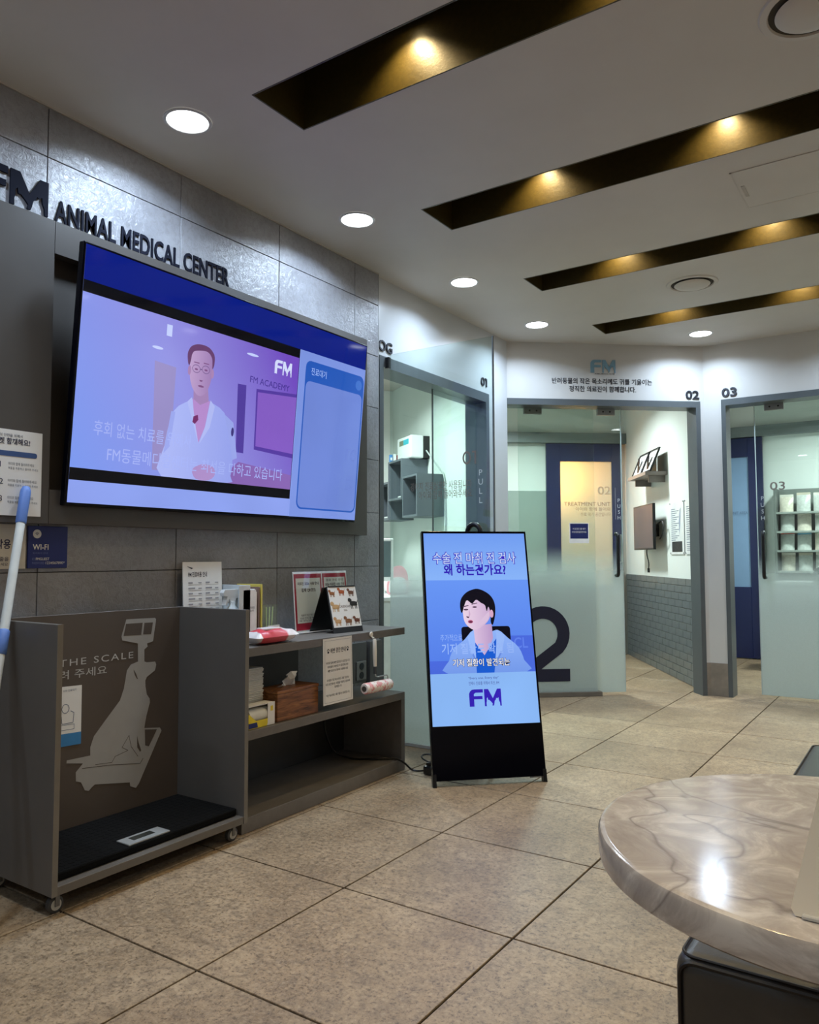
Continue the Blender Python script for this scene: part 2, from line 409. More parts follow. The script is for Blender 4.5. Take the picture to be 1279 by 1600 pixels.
# ------------------------------------------------------------------ left wall: slate tiles
wl = obj('wall_left', MB().box(LW, -3.4, 2.150, 0, ZC, -.20, -.012), M_WGROUT, kind='structure')
obj('wall_end', MB().box(LW, 2.150, 2.155, 0, ZC, -.20, 0), mat((150, 150, 150), .4), parent=wl)
ycuts = [-.47 - .6, -.47, .13, .73, 1.33, 1.93, 2.15]; zcuts = [0, .11, .41, .71, 1.01, 1.31, 1.61, 1.91, 2.21, 2.51, ZC - .006]
cache = {}
for i in range(len(ycuts) - 1):
    for j in range(len(zcuts) - 1):
        wd, hd = ycuts[i + 1] - ycuts[i], zcuts[j + 1] - zcuts[j]; key = (round(wd, 3), round(hd, 3))
        if key not in cache:
            q = MB().box(FR((0, 0, 0), (0, 1, 0), (0, 0, 1)), -wd / 2 + .0015, wd / 2 - .0015, -hd / 2 + .0015, hd / 2 - .0015, -.012, 0, .0012, 1)
            me = bpy.data.meshes.new('wall_tile'); me.from_pydata([tuple(v) for v in q.v], [], q.f); me.materials.append(M_WTILE); cache[key] = me
        o = bpy.data.objects.new('tile', cache[key]); COL.objects.link(o); o.parent = wl
        o.location = Vector((WX, (ycuts[i] + ycuts[i + 1]) / 2, (zcuts[j] + zcuts[j + 1]) / 2)) - wl.location
obj('trim_5', MB().box(LW, -3.4, 2.15, ZC - .006, ZC, -.01, .004), mat((190, 184, 176), .5), kind='structure')

# ------------------------------------------------------------------ other walls
H1 = 2.24
obj('wall_back_left', MB().poly(W1, [(2.155, 0), (2.20, 0), (2.20, H1), (3.545, H1), (3.545, 0), (3.84, 0), (3.84, ZC), (2.155, ZC)], -.12, 0), M_WALLGLOSS, kind='structure')
H2 = 2.265
wb = obj('wall_back', MB().poly(W2, [(-1.62, 0), (-1.562, 0), (-1.562, H2), (.008, H2), (.008, 0), (.0404, 0), (.0404, ZC), (-1.62, ZC)], -.12, 0), M_WHITE, kind='structure')
obj('wall_back_right', MB().poly(W3, [(.766, 0), (.893, 0), (.893, H2), (2.46, H2), (2.46, 0), (4.2, 0), (4.2, ZC), (.766, ZC)], -.12, 0), M_WHITE, kind='structure')
bbm = mat((128, 118, 106), .45, var=.2, scale=9)
obj('baseboard_back', MB().box(W2, .008, .043, 0, .25, 0, .008, .001).box(W3, .764, .893, 0, .25, 0, .008, .001), bbm, kind='structure')
obj('wall_right', MB().box(WF, 4.2, 4.32, -3.4, 4.97, 0, ZC), mat((206, 196, 182), .5), kind='structure')
obj('wall_rear', MB().box(WF, -.6, 4.32, -3.4, -3.28, 0, ZC), mat((206, 198, 186), .5), kind='structure')
# wedge between rooms 02 and 03
WEDGE = [(.657, 5.033), (-.60, 7.03), (-.45, 7.46), (.25, 7.46), (.86, 4.985), (.75, 4.95)]
M_ROOM = mat((226, 232, 228), .5, var=.02, scale=3)
obj('wall_between_rooms', MB().poly(WF, WEDGE, 0, ZC), M_ROOM, kind='structure')
# dividing wall between rooms 01 and 02
A1 = math.radians(146); NV = Vector((math.cos(A1), math.sin(A1), 0)); VV = Vector((NV.y, -NV.x, 0))
C12 = F2 - 1.602 * U2; D1 = C12 - .1 * VV
DW = FR(D1, -NV, (0, 0, 1))            # faces room 01: normal = (-NV) x z = VV turned
if DW.n.dot(VV) > 0: DW = FR(D1, NV, (0, 0, 1))
DS = 1 if DW.r.dot(NV) > 0 else -1     # local a = DS * k along the wall
def dk(k): return DS * k
obj('wall_divider', MB().box(DW, min(dk(.03), dk(2.75)), max(dk(.03), dk(2.75)), 0, ZC, -.09, 0), M_ROOM, kind='structure')
# room 01 back and side
BK1 = FR(D1 + NV * 1.95, -VV, (0, 0, 1))
if BK1.n.dot(NV) > 0: BK1 = FR(D1 + NV * 1.95, VV, (0, 0, 1))
s1 = 1 if BK1.r.dot(-VV) > 0 else -1
obj('wall_room_back', MB().box(BK1, min(-s1 * .1, s1 * 3.2), max(-s1 * .1, s1 * 3.2), 0, ZC, -.1, 0), M_ROOM, kind='structure')
obj('wall_room_side', MB().box(WF, -3.3, -.60, 2.02, 2.10, 0, ZC), M_ROOM, kind='structure')
# room 02 back wall with a doorway
RB = FR(F2 + N2 * 2.52, U2, (0, 0, 1))
obj('wall_room_far', MB().poly(RB, [(-2.4, 0), (-.42, 0), (-.42, 2.24), (.28, 2.24), (.28, 0), (.50, 0), (.50, ZC), (-2.4, ZC)], -.1, 0), M_ROOM, kind='structure')
obj('wall_corridor', MB().box(RB, -1.2, .9, 0, ZC, -1.25, -1.15).box(RB, -1.25, -1.2, 0, ZC, -1.2, -.1).box(RB, .9, .95, 0, ZC, -1.2, -.1), M_ROOM, kind='structure')
# room 03 back and right
R3 = FR((0, 7.32, 0), (1, 0, 0), (0, 0, 1))
obj('wall_room_end', MB().box(R3, .0, 3.2, 0, ZC, -.1, 0), M_ROOM, kind='structure')
obj('wall_room_right', MB().box(WF, 3.1, 3.2, 4.97, 7.4, 0, ZC), M_ROOM, kind='structure')
# ------------------------------------------------------------------ door 01: open glass leaf, side pane, frame
LV = FR((-.40, 2.27, 0), (1, 0, 0), (0, 0, 1))                 # the leaf, swung out square to the wall
d1 = empty('door_1', (-.43, 2.85, 0), kind='structure')
fm = MB()
fm.box(W1, 2.20, 3.545, H1 - .065, H1, -.17, .004).box(W1, 3.50, 3.545, 0, H1 - .065, -.17, .004).box(W1, 2.20, 2.24, 0, H1 - .065, -.17, .004).box(W1, 2.906, 2.912, 0, H1 - .065, -.086, -.076)
obj('frame', fm, M_FRAME, parent=d1)
obj('side_pane', MB().box(W1, 2.915, 3.50, .01, H1 - .065, -.085, -.077), M_FRAMEGLASS, parent=d1)
leaf = obj('glass_leaf', MB().box(LV, 0, .675, .02, 2.25, -.005, .005, .0015, 1), M_DOORGLASS, parent=d1)
obj('bottom_rail', MB().box(LV, 0, .675, .004, .02, -.012, .012), mat((210, 212, 210), .4), parent=leaf)
obj('edge_strip', MB().box(LV, .675, .681, .004, 2.25, -.006, .006), mat((96, 104, 108), .35), parent=leaf)
obj('pivot', MB().box(LV, -.030, -.002, 2.17, 2.236, -.012, .012, .003), M_BLACK, parent=leaf)
hl = MB(); hp = [LV(.57, .55, .008), LV(.57, .55, .05), LV(.57, .60, .065)] + [LV(.57, .6 + .6 * k / 8, .065) for k in range(1, 8)] + [LV(.57, 1.2, .065), LV(.57, 1.25, .05), LV(.57, 1.25, .008)]
# loop handle: two bars round the glass edge, seen as an arch
arch = [LV(.535, .62, .04), LV(.535, 1.17, .04)] + [LV(.575 - .04 * math.cos(t), 1.19 + .045 * math.sin(t), .04) for t in [math.pi * q / 8 for q in range(0, 9)]] + [LV(.615, 1.17, .04), LV(.615, .62, .04)]
obj('handle', MB().tube(arch, .014, 10).tube([LV(.535, .8, .005), LV(.535, .8, .04)], .010).tube([LV(.615, .8, .005), LV(.615, .8, .04)], .010), M_BLACK, parent=leaf, smooth=True)
brown = mat((120, 108, 100), .5)
t = zero_one(LV, .488, 1.565, .072, .0056, 0, .085, .010)
t.text('강아지 진료실로만 사용됩니다', LV, .545, 1.435, .045, .0056, align='RIGHT', width=.40)
t.text('아이와 함께 들어와주세요', LV, .545, 1.385, .045, .0056, align='RIGHT', width=.345)
obj('lettering', t, brown, parent=leaf)
t = MB()
for k, ch in enumerate('PULL'): t.text(ch, LV, .60, 1.50 - k * .05, .032, .0056, align='CENTER')
obj('lettering', t, mat((200, 206, 208), .5), parent=leaf)

# ------------------------------------------------------------------ door 02: fixed pane, sliding pane, frame
d2 = empty('door_2', W2(-.78, 0, 0), kind='structure')
fm = MB()
fm.box(W2, -1.562, .008, H2 - .048, H2, -.15, .006).box(W2, -1.562, -1.53, 0, H2 - .048, -.15, .006).box(W2, -.028, .008, 0, H2 - .048, -.15, .006)
obj('frame', fm, M_FRAME, parent=d2)
fx = obj('fixed_pane', MB().box(W2, -1.53, -.82, .035, 2.215, -.100, -.090, .001, 1), M_DOORGLASS2, parent=d2)
obj('sill', MB().box(W2, -1.53, -.79, .001, .035, -.12, -.07, .002), mat((104, 96, 86), .4), parent=d2)
def stroke_two(fr, a, b, wd, ht, sw, c):
    R_ = (wd - sw) / 2; cx, cy = wd / 2, ht - sw / 2 - R_
    pth = [(cx + R_ * math.cos(t), cy + R_ * math.sin(t)) for t in [math.radians(165 - 205 * q / 20) for q in range(21)]] + [(sw * .62, sw * .55)]
    m = MB(); n = len(pth); L_, Rr = [], []
    for i in range(n):
        p0, p1 = pth[max(i - 1, 0)], pth[min(i + 1, n - 1)]; d = Vector((p1[0] - p0[0], p1[1] - p0[1])).normalized(); q = Vector((-d.y, d.x)) * sw / 2
        L_.append((pth[i][0] + q.x, pth[i][1] + q.y)); Rr.append((pth[i][0] - q.x, pth[i][1] - q.y))
    m.v = [fr(a + x, b + y, c) for x, y in L_ + Rr]; m.f = [[i, n + i, n + i + 1, i + 1][::-1] for i in range(n - 1)]
    m.rect(fr, a, a + wd, b, b + sw, c + .0003); return m
two = stroke_two(W2, -1.455, .115, .42, .57, .095, -.088)
obj('numeral', two, mat((14, 18, 44), .5), parent=fx)
nt_ = obj('notice', MB().box(W2, -1.025, -.87, 1.165, 1.32, -.0895, -.088), mat((228, 228, 224), .6), parent=fx)
obj('notice_field', MB().rect(W2, -1.018, -.877, 1.20, 1.315, -.0875), M_NAVY, parent=nt_)
t = MB().text('이 공간은 진료 대기', W2, -.948, 1.268, .014, -.087, align='CENTER', width=.10).text('아이와 함께 들어와주세요', W2, -.948, 1.243, .014, -.087, align='CENTER', width=.115)
obj('lettering', t, M_PAPER, parent=nt_)
sl = obj('sliding_pane', MB().box(W2, -1.41, -.585, .02, 2.235, -.138, -.128, .001, 1), M_DOORGLASS2, parent=d2)
obj('edge_strip', MB().box(W2, -.588, -.582, .02, 2.235, -.139, -.127), mat((176, 190, 188), .25), parent=sl)
for s0 in (-1.363, -.775):
    c = obj('hanger', MB().box(W2, s0, s0 + .142, 2.168, 2.225, -.150, -.118, .004), M_ALU, parent=sl)
    obj('screw', MB().lathe(FR(W2(s0 + .045, 2.195, -.118), U2, (0, 0, 1)), [(.007, 0), (.007, .002), (.004, .0025)], 10).lathe(FR(W2(s0 + .1, 2.195, -.118), U2, (0, 0, 1)), [(.007, 0), (.007, .002), (.004, .0025)], 10), M_BLACK, parent=c)
hb = [W2(-.645, .915, -.125), W2(-.645, .915, -.09), W2(-.645, .935, -.075)] + [W2(-.645, .935 + .28 * q / 6, -.075) for q in range(1, 7)] + [W2(-.645, 1.235, -.09), W2(-.645, 1.235, -.125)]
obj('handle', MB().tube(spline(hb, 3), .0135, 10), M_BLACK, parent=sl, smooth=True)
gold = mat((196, 184, 150), .5)
t = MB().text('02', W2, -.60 - .075, 1.545, .062, -.1272, align='RIGHT', width=.105, bold=.015)
obj('lettering', t, gold, parent=sl)
for tx_, zz, hh, ww in (('TREATMENT UNIT', 1.455, .03, .37), ('아이와 함께 들어와', 1.415, .028, .28), ('진료 대기 공간입니다', 1.375, .028, .24)):
    obj('lettering', MB().text(tx_, W2, -.68, zz, hh, -.1272, align='RIGHT', width=ww), mat((128, 120, 112), .5), parent=sl)
t = MB()
for k, ch in enumerate('PUSH'): t.text(ch, W2, -.612, 1.485 - k * .045, .028, -.1272, align='CENTER')
t.box(W2, -.640, -.6385, 1.35, 1.60, -.1275, -.127)
obj('lettering', t, mat((200, 206, 208), .5), parent=sl)

# ------------------------------------------------------------------ door 03
d3 = empty('door_3', W3(1.68, 0, 0), kind='structure')
fm = MB()
fm.box(W3, .893, 2.46, H2 - .048, H2, -.15, .006).box(W3, .893, .925, 0, H2 - .048, -.15, .006).box(W3, 2.425, 2.46, 0, H2 - .048, -.15, .006)
obj('frame', fm, M_FRAME, parent=d3)
sl3 = obj('sliding_pane', MB().box(W3, 1.105, 1.93, .02, 2.235, -.138, -.128, .001, 1), M_DOORGLASS, parent=d3)
obj('edge_strip', MB().box(W3, 1.101, 1.107, .02, 2.235, -.139, -.127), mat((176, 190, 188), .25), parent=sl3)
obj('fixed_pane', MB().box(W3, 1.72, 2.425, .035, 2.215, -.100, -.090, .001, 1), M_DOORGLASS2, parent=d3)
obj('sill', MB().box(W3, 1.70, 2.425, .001, .035, -.12, -.07, .002), mat((104, 96, 86), .4), parent=d3)
for s0 in (1.175, 1.72):
    c = obj('hanger', MB().box(W3, s0, s0 + .138, 2.168, 2.225, -.150, -.118, .004), M_ALU, parent=sl3)
    obj('screw', MB().lathe(FR(W3(s0 + .04, 2.195, -.118), (1, 0, 0), (0, 0, 1)), [(.007, 0), (.007, .002), (.004, .0025)], 10).lathe(FR(W3(s0 + .1, 2.195, -.118), (1, 0, 0), (0, 0, 1)), [(.007, 0), (.007, .002), (.004, .0025)], 10), M_BLACK, parent=c)
hb = [W3(1.15, .90, -.125), W3(1.15, .90, -.09), W3(1.15, .92, -.075)] + [W3(1.15, .92 + .30 * q / 6, -.075) for q in range(1, 7)] + [W3(1.15, 1.24, -.09), W3(1.15, 1.24, -.125)]
obj('handle', MB().tube(spline(hb, 3), .0135, 10), M_BLACK, parent=sl3, smooth=True)
t = MB().text('03', W3, 1.20, 1.56, .06, -.1272, width=.105, bold=.01)
obj('lettering', t, mat((128, 120, 112), .5), parent=sl3)
t = MB()
for k, ch in enumerate('PUSH'): t.text(ch, W3, 1.145, 1.485 - k * .05, .03, -.1272, align='CENTER')
obj('lettering', t, mat((200, 206, 208), .5), parent=sl3)

# ------------------------------------------------------------------ lettering on the white walls
def letters(name, mb, m, label, cat='sign', group=None, base=None, part='letter'):
    allv = mb.v; lo = [min(v[i] for v in allv) for i in range(3)]; hi = [max(v[i] for v in allv) for i in range(3)]
    e = empty(name, ((lo[0] + hi[0]) / 2, (lo[1] + hi[1]) / 2, lo[2]), label, cat, group)
    for q in islands(mb): obj(part, q, m, parent=e)
    return e
letters('wall_lettering', MB().text('DOG', W1, 2.325, 2.268, .062, .004, align='RIGHT', width=.20, bold=.014, ext=.004), M_INK, 'raised dark letters DOG above the door beside the tiled wall')
def numtxt(s, fr, a, b, h, label, align='RIGHT', width=None):
    letters('room_number', MB().text(s, fr, a, b, h, .004, align=align, bold=.022, ext=.004, width=width), M_INK, label, 'sign', 'room numbers above the doors', part='numeral')
letters('room_number', zero_one(W1, 3.425, 2.285, .062, .001, .006, .088, .014), M_INK, 'black number 01 above the leftmost glass door', 'sign', 'room numbers above the doors', part='numeral')
numtxt('02', W2, 0.0, 2.285, .062, 'black number 02 above the middle glass door', width=.108)
numtxt('03', W3, .90, 2.285, .064, 'black number 03 above the rightmost glass door', align='LEFT', width=.108)
def fm_logo(fr, a, b, h, c, thick, wid=None):
    k = h; kx = (wid / 1.7) if wid else h
    Fp = [(0, 0), (0, .74), (.05, .88), (.16, .98), (.28, 1), (.74, 1), (.74, .80), (.34, .80), (.25, .72), (.25, .60), (.70, .60), (.70, .42), (.25, .42), (.25, 0)]
    Mp = [(.80, 0), (.80, 1), (1.02, 1), (1.25, .46), (1.5, 1), (1.7, 1), (1.7, 0), (1.62, 0), (1.61, .2), (1.56, .33), (1.55, .5), (1.49, .43), (1.43, .47), (1.40, .36), (1.34, .30), (1.31, .12), (1.28, .02), (1.20, .02), (1.22, .15), (1.14, .26), (1.05, .36), (.99, .36), (.97, .52), (.92, .44), (.92, .3), (.895, .18), (.90, 0)]
    return MB().poly(fr, [(a + x * kx, b + y * k) for x, y in Fp], c, c + thick).poly(fr, [(a + x * kx, b + y * k) for x, y in Mp], c, c + thick)
lg = letters('clinic_logo', fm_logo(W2, -.867, 2.475, .10, .001, .004, .198), mat((118, 156, 178), .5), 'pale blue FM logo on the white wall over the middle door')
obj('caption', MB().text('ANIMAL MEDICAL CENTER', W2, -.835, 2.462, .009, .003, width=.16, bold=.01), M_INK, parent=lg)
sg = empty('wall_slogan', W2(-.775, 2.32, 0), 'two lines of black Korean lettering under the pale blue logo', 'sign')
obj('text_line', MB().text('반려동물의 작은 목소리에도 귀를 기울이는', W2, -.775, 2.385, .042, .002, align='CENTER', width=.795, bold=.005, ext=.001), M_INK, parent=sg)
obj('text_line', MB().text('정직한 의료진이 함께합니다.', W2, -.772, 2.325, .042, .002, align='CENTER', width=.53, bold=.005, ext=.001), M_INK, parent=sg)

# raised sign on the tile wall
t = MB().text('ANIMAL MEDICAL CENTER', LW, .160, 2.285, 0.078, .004, width=.84, bold=.013, ext=.003, space=1.03)
letters('raised_sign', t, mat((16, 18, 32), .8, spec=.15), 'raised dark letters ANIMAL MEDICAL CENTER on the tiled wall above the television')
letters('raised_logo', fm_logo(LW, -.13, 2.285, 0.125, .001, .007, .262), mat((16, 18, 32), .8, spec=.15), 'raised dark FM logo on the tiled wall left of the lettering')

# ------------------------------------------------------------------ media board with recess
bd = obj('media_board', MB().box(LW, -.9, .135, 1.18, 2.262, 0, .05).box(LW, .137, 1.975, 2.145, 2.262, 0, .05).box(LW, .137, 1.975, 1.18, 1.30, 0, .05).box(LW, 1.86, 1.975, 1.30, 2.145, 0, .05).box(LW, .137, 1.86, 1.30, 2.145, 0, .006), M_LAM, label='large dark grey laminate board on the tiled wall behind the television', cat='panel')

# television
TVo = Vector((WX + .08, .175, 1.244)); tvu = Vector((.085, 0, .935))
TV = FR(TVo, (0, 1, 0), tvu); TW, TH = 1.655, .9388
tv = empty('television', TVo + Vector((0, TW / 2, 0)), 'large wall television tilted forward showing a man in a white coat', 'television')
obj('housing', MB().box(TV, 0, TW, 0, TH, -.03, 0, .004).box(TV, .25, TW - .25, .12, .62, -.055, -.03, .01), M_BLACKGLOSS, parent=tv)
obj('wall_bracket', MB().box(LW, .75, 1.25, 1.5, 2.0, .006, .02).box(LW, .8, .84, 1.55, 1.9, .02, .075).box(LW, 1.16, 1.2, 1.55, 1.9, .02, .075), M_BLACK, parent=tv)
e = .009
scr = obj('screen', MB().rect(TV, e, TW - e, e + .004, TH - e, .0006), emi((140, 160, 236)), parent=tv)
def pieces_on(par, name, mb, m): pieces(name, mb, m, par)
def tvp(name, mb, m): return obj(name, mb, m, parent=scr)
ly = [.0008]
def nx(): ly[0] += .00008; return ly[0]
tvp('banner', MB().rect(TV, e, TW - e, .805, TH - e, nx()), emi((4, 26, 128)))
tvp('video_border', MB().rect(TV, e, 1.142, .094, .805, nx()), emi((4, 4, 8)))
ax = (0, 1, 0)
tvp('video_picture', MB().rect(TV, e, 1.139, .138, .762, nx()), emi_grad((122, 154, 240), (112, 74, 190), (0, .86, .5), .175 * .86 + 1.3 * .5, (.175 + 1.05) * .86 + 2.0 * .5, c2=(146, 146, 226)))
# far screen, doorway and ceiling lamps in the video
tvp('doorway_picture', MB().flat(TV, [(.331, .582), (.434, .575), (.434, .16), (.354, .16)], nx()), emi((150, 140, 196)))
tvp('cabinet_picture', MB().flat(TV, [(.765, .572), (.815, .574), (.826, .275), (.781, .276)], nx()), emi((80, 60, 156)))
tvp('monitor_picture', MB().flat(TV, [(.877, .569), (1.139, .589), (1.139, .286), (.887, .299)], nx()), emi((84, 58, 160)))
tvp('monitor_glass_picture', MB().flat(TV, [(.887, .556), (1.139, .574), (1.139, .306), (.895, .315)], nx()), emi((132, 92, 196)))
tvp('table_picture', MB().flat(TV, [(.74, .138), (.74, .185), (.80, .235), (1.139, .205), (1.139, .138)], nx()), emi((134, 100, 176)))
pieces_on(scr, 'lamp_picture', MB().flat(TV, ellipse(.34, .634, .026, .006, 14), nx()).flat(TV, ellipse(.54, .667, .036, .006, 14), nx()).flat(TV, ellipse(.84, .713, .036, .006, 14), nx()).rect(TV, .376, .402, .69, .735, nx()), emi((196, 208, 255)))
tvp('lettering', MB().text('FM ACADEMY', TV, .835, .592, .028, nx(), width=.25), emi((64, 44, 140)))
# the presenter
coat = catmull([(.40, .138), (.405, .26), (.435, .40), (.515, .458), (.56, .48), (.61, .47), (.70, .435), (.735, .34), (.765, .24), (.76, .17), (.745, .138)], 3)
coat = [(a, max(b, .138)) for a, b in coat]
tvp('coat_picture', MB().flat(TV, coat, nx()), emi_grad((172, 184, 246), (148, 160, 234), (0, 1, 0), .60, .95))
pieces_on(scr, 'sleeve_picture', MB().flat(TV, [(.735, .34), (.765, .24), (.79, .25), (.755, .40), (.70, .43)], nx()).flat(TV, [(.402, .23), (.43, .26), (.445, .40), (.425, .40)], nx()), emi((154, 166, 236)))
tvp('neck_picture', MB().flat(TV, [(.527, .52), (.60, .53), (.612, .46), (.575, .44), (.53, .455)], nx()), emi((164, 132, 182)))
tvp('shirt_picture', MB().flat(TV, [(.525, .468), (.567, .447), (.618, .472), (.60, .36), (.572, .292), (.545, .37)], nx()), emi((182, 140, 206)))
pieces_on(scr, 'lapel_picture', MB().flat(TV, [(.522, .472), (.50, .45), (.545, .35), (.572, .285), (.548, .37)], nx()).flat(TV, [(.62, .475), (.645, .452), (.625, .36), (.575, .285), (.603, .37)], nx()), emi((178, 188, 246)))
face = catmull([(.500, .60), (.503, .555), (.52, .51), (.553, .483), (.588, .497), (.61, .54), (.617, .595), (.605, .66), (.553, .682), (.508, .655)], 4)
tvp('face_picture', MB().flat(TV, face, nx()), emi_grad((188, 158, 202), (158, 126, 180), (0, 1, 0), .68, .79))
pieces_on(scr, 'ear_picture', MB().flat(TV, ellipse(.499, .578, .008, .02, 12), nx()).flat(TV, ellipse(.619, .585, .008, .02, 12), nx()), emi((168, 132, 180)))
hair = catmull([(.492, .60), (.484, .64), (.50, .675), (.54, .692), (.59, .69), (.622, .665), (.626, .630), (.617, .605), (.611, .648), (.585, .670), (.54, .666), (.510, .652), (.500, .606)], 4)
tvp('hair_picture', MB().flat(TV, hair, nx()), emi((104, 66, 110)))
gl_ = MB()
for ca in (.533, .583):
    o_ = ellipse(ca, .59 + (ca - .53) * .1, .021, .017, 16); i_ = ellipse(ca, .59 + (ca - .53) * .1, .019, .0145, 16); c_ = nx()
    gl_.add([TV(a, b, c_) for a, b in o_] + [TV(a, b, c_) for a, b in i_], [[q, (q + 1) % 16, 16 + (q + 1) % 16, 16 + q] for q in range(16)])
gl_.rect(TV, .553, .563, .590, .594, nx())
pieces_on(scr, 'glasses_picture', gl_, emi((110, 84, 136)))
ft = MB()
for ca in (.533, .583): ft.flat(TV, ellipse(ca, .588 + (ca - .53) * .1, .009, .004, 10), nx()); ft.rect(TV, ca - .014, ca + .014, .613 + (ca - .53) * .1, .617 + (ca - .53) * .1, nx())
ft.flat(TV, [(.552, .548), (.57, .549), (.566, .542), (.556, .542)], nx()); ft.flat(TV, ellipse(.563, .523, .016, .0045, 10), nx())
pieces_on(scr, 'features_picture', ft, emi((126, 82, 132)))
tvp('tie_mark_picture', MB().flat(TV, [(.535, .395), (.558, .405), (.562, .385), (.545, .365), (.532, .372)], nx()), emi((116, 46, 104)))
tvp('hands_picture', MB().flat(TV, catmull([(.55, .18), (.60, .205), (.655, .20), (.672, .17), (.64, .142), (.57, .142)], 3), nx()), emi((172, 142, 200)))
tvp('sleeve_badge_picture', MB().flat(TV, ellipse(.752, .36, .008, .02, 10), nx()), emi((60, 52, 120)))
tvp('subtitle', MB().text('후회 없는 치료를 위해서', TV, .09, .262, .052, nx(), width=.44), emi((166, 180, 246)))
tvp('subtitle', MB().text('FM동물메디컬센터는 최선을 다하고 있습니다', TV, .152, .172, .052, nx(), width=.925), emi((166, 180, 246)))
lgm = MB(); c_ = nx()
for q in islands(fm_logo(TV, .978, .66, .064, c_, .00005, .112)): lgm.add(q.v, q.f)
tvp('video_logo', lgm, emi((214, 222, 255)))
tvp('side_panel', MB().rect(TV, 1.142, TW - e, .012, .805, nx()), emi((124, 148, 224)))
tvp('queue_card', MB().flat(TV, rrect(1.185, 1.640, .05, .765, .035), nx()), emi((36, 88, 184)))
tvp('queue_field', MB().flat(TV, rrect(1.193, 1.632, .058, .668, .03), nx()), emi((110, 134, 212)))
tvp('lettering', MB().text('진료대기', TV, 1.226, .700, .034, nx(), width=.112), emi((170, 196, 255)))
tvp('count_badge', MB().flat(TV, ellipse(1.598, .715, .026, .026, 20), nx()), emi((64, 112, 200)))

# ------------------------------------------------------------------ papers and signs on the left wall
p = obj('notice_poster', MB().box(LW, -.10, .106, 1.203, 1.492, .0505, .0515), M_PAPER, label='white paper notice with numbered steps stuck on the dark board', cat='poster')
t = MB().text('아이와 티켓 함께해요!', LW, .062, 1.442, .020, .0522, align='RIGHT', width=.19, bold=.02).text('아이의 안전을 위해서', LW, .035, 1.467, .010, .0522, align='RIGHT', width=.10)
for k, z in enumerate((1.362, 1.305, 1.248)): t.text(str(k + 1), LW, -.040, z + .002, .019, .0522)
obj('lettering', t, mat((40, 46, 74), .6), parent=p)
obj('title_band', MB().flat(LW, rrect(-.08, .088, 1.402, 1.420, .008), .0521), mat((58, 84, 134), .6), parent=p)
t = MB()
for k, z in enumerate((1.372, 1.315, 1.258)):
    t.text('아이와 함께 들어와주세요', LW, -.012, z, .010, .0522, width=.09 + .01 * (k % 2)).text('목줄을 착용하고 들어와 주세요', LW, -.012, z - .014, .008, .0522, width=.105)
obj('lettering', t, mat((90, 90, 96), .7), parent=p)
p = obj('wear_sign', MB().box(LW, -.10, .081, 1.024, 1.176, .001, .008, .001), mat((206, 200, 190), .5), label='beige square sign half cut off beside the navy WI-FI sign', cat='sign')
obj('lettering', MB().text('목줄 착용', LW, .028, 1.092, .030, .0086, align='RIGHT', width=.115, bold=.02), mat((34, 32, 70), .6), parent=p)
obj('lettering', MB().text('아이의 목줄을 착용', LW, .060, 1.050, .014, .0086, align='RIGHT', width=.14).text('들어와 주세요', LW, .020, 1.034, .011, .0086, align='RIGHT', width=.08), mat((70, 66, 80), .6), parent=p)
p = obj('wifi_sign', MB().box(LW, .089, .237, 1.025, 1.173, .001, .008, .001), mat((20, 36, 112), .4), label='square navy blue WI-FI sign on the tiled wall', cat='sign')
wh = M_PAPER
for tx_, a_, z_, h_, w_, bo in (('WI-FI', .106, 1.090, .019, .058, .008), ('FMGUEST', .118, 1.053, .009, .05, 0), ('1234567890*', .155, 1.039, .009, .072, 0)): obj('lettering', MB().text(tx_, LW, a_, z_, h_, .0086, width=w_, bold=bo), wh, parent=p)
obj('lettering', MB().text('ID', LW, .105, 1.053, .008, .0086).text('PASSWORD', LW, .105, 1.039, .008, .0086, width=.045).text('와이파이 안내', LW, .106, 1.074, .007, .0086, width=.055), mat((110, 120, 170), .6), parent=p)
bdg = obj('wifi_badge', MB().flat(LW, ellipse(.121, 1.145, .0155, .0155, 24), .0084), wh, parent=p)
wv = MB()
for r0 in (.0105, .0070, .0035):
    A_ = [math.radians(45 + 90 * q / 8) for q in range(9)]
    wv.add([LW(.121 + r0 * math.cos(x), 1.139 + r0 * math.sin(x), .0087) for x in A_] + [LW(.121 + (r0 - .0017) * math.cos(x), 1.139 + (r0 - .0017) * math.sin(x), .0087) for x in A_], [[q, q + 1, q + 10, q + 9] for q in range(8)])
obj('wifi_symbol', wv, mat((16, 28, 90), .5), parent=bdg)

# leaning mop handle
pt, pb = Vector((-.33, .043, 1.299)), Vector((-.184, -.103, .808)); dv = (pb - pt); pe = pt + dv * ((pt.z - .03) / -dv.z)
mp_ = empty('mop', (pe.x, pe.y, 0), 'white mop pole with blue grips leaning against the dark board', 'mop')
al = (pe - pt).normalized(); Lp = (pe - pt).length
obj('pole', MB().tube([pt + al * .11, pe - al * .05], .0140, 14), mat((214, 218, 216), .35), parent=mp_, smooth=True)
obj('grip', MB().tube([pt, pt + al * .012, pt + al * .02, pt + al * .13, pt + al * .135], [.012, .0165, .0175, .017, .015], 14), mat((92, 126, 196), .5), parent=mp_, smooth=True)
obj('grip', MB().tube([pt + al * .50, pt + al * .505, pt + al * .575, pt + al * .58], [.014, .0175, .0175, .014], 14), mat((92, 126, 196), .5), parent=mp_, smooth=True)
obj('mop_head', MB().box(WF, pe.x - .06, pe.x + .06, pe.y - .30, pe.y + .01, .002, .035, .01), mat((92, 126, 196), .6), parent=mp_)
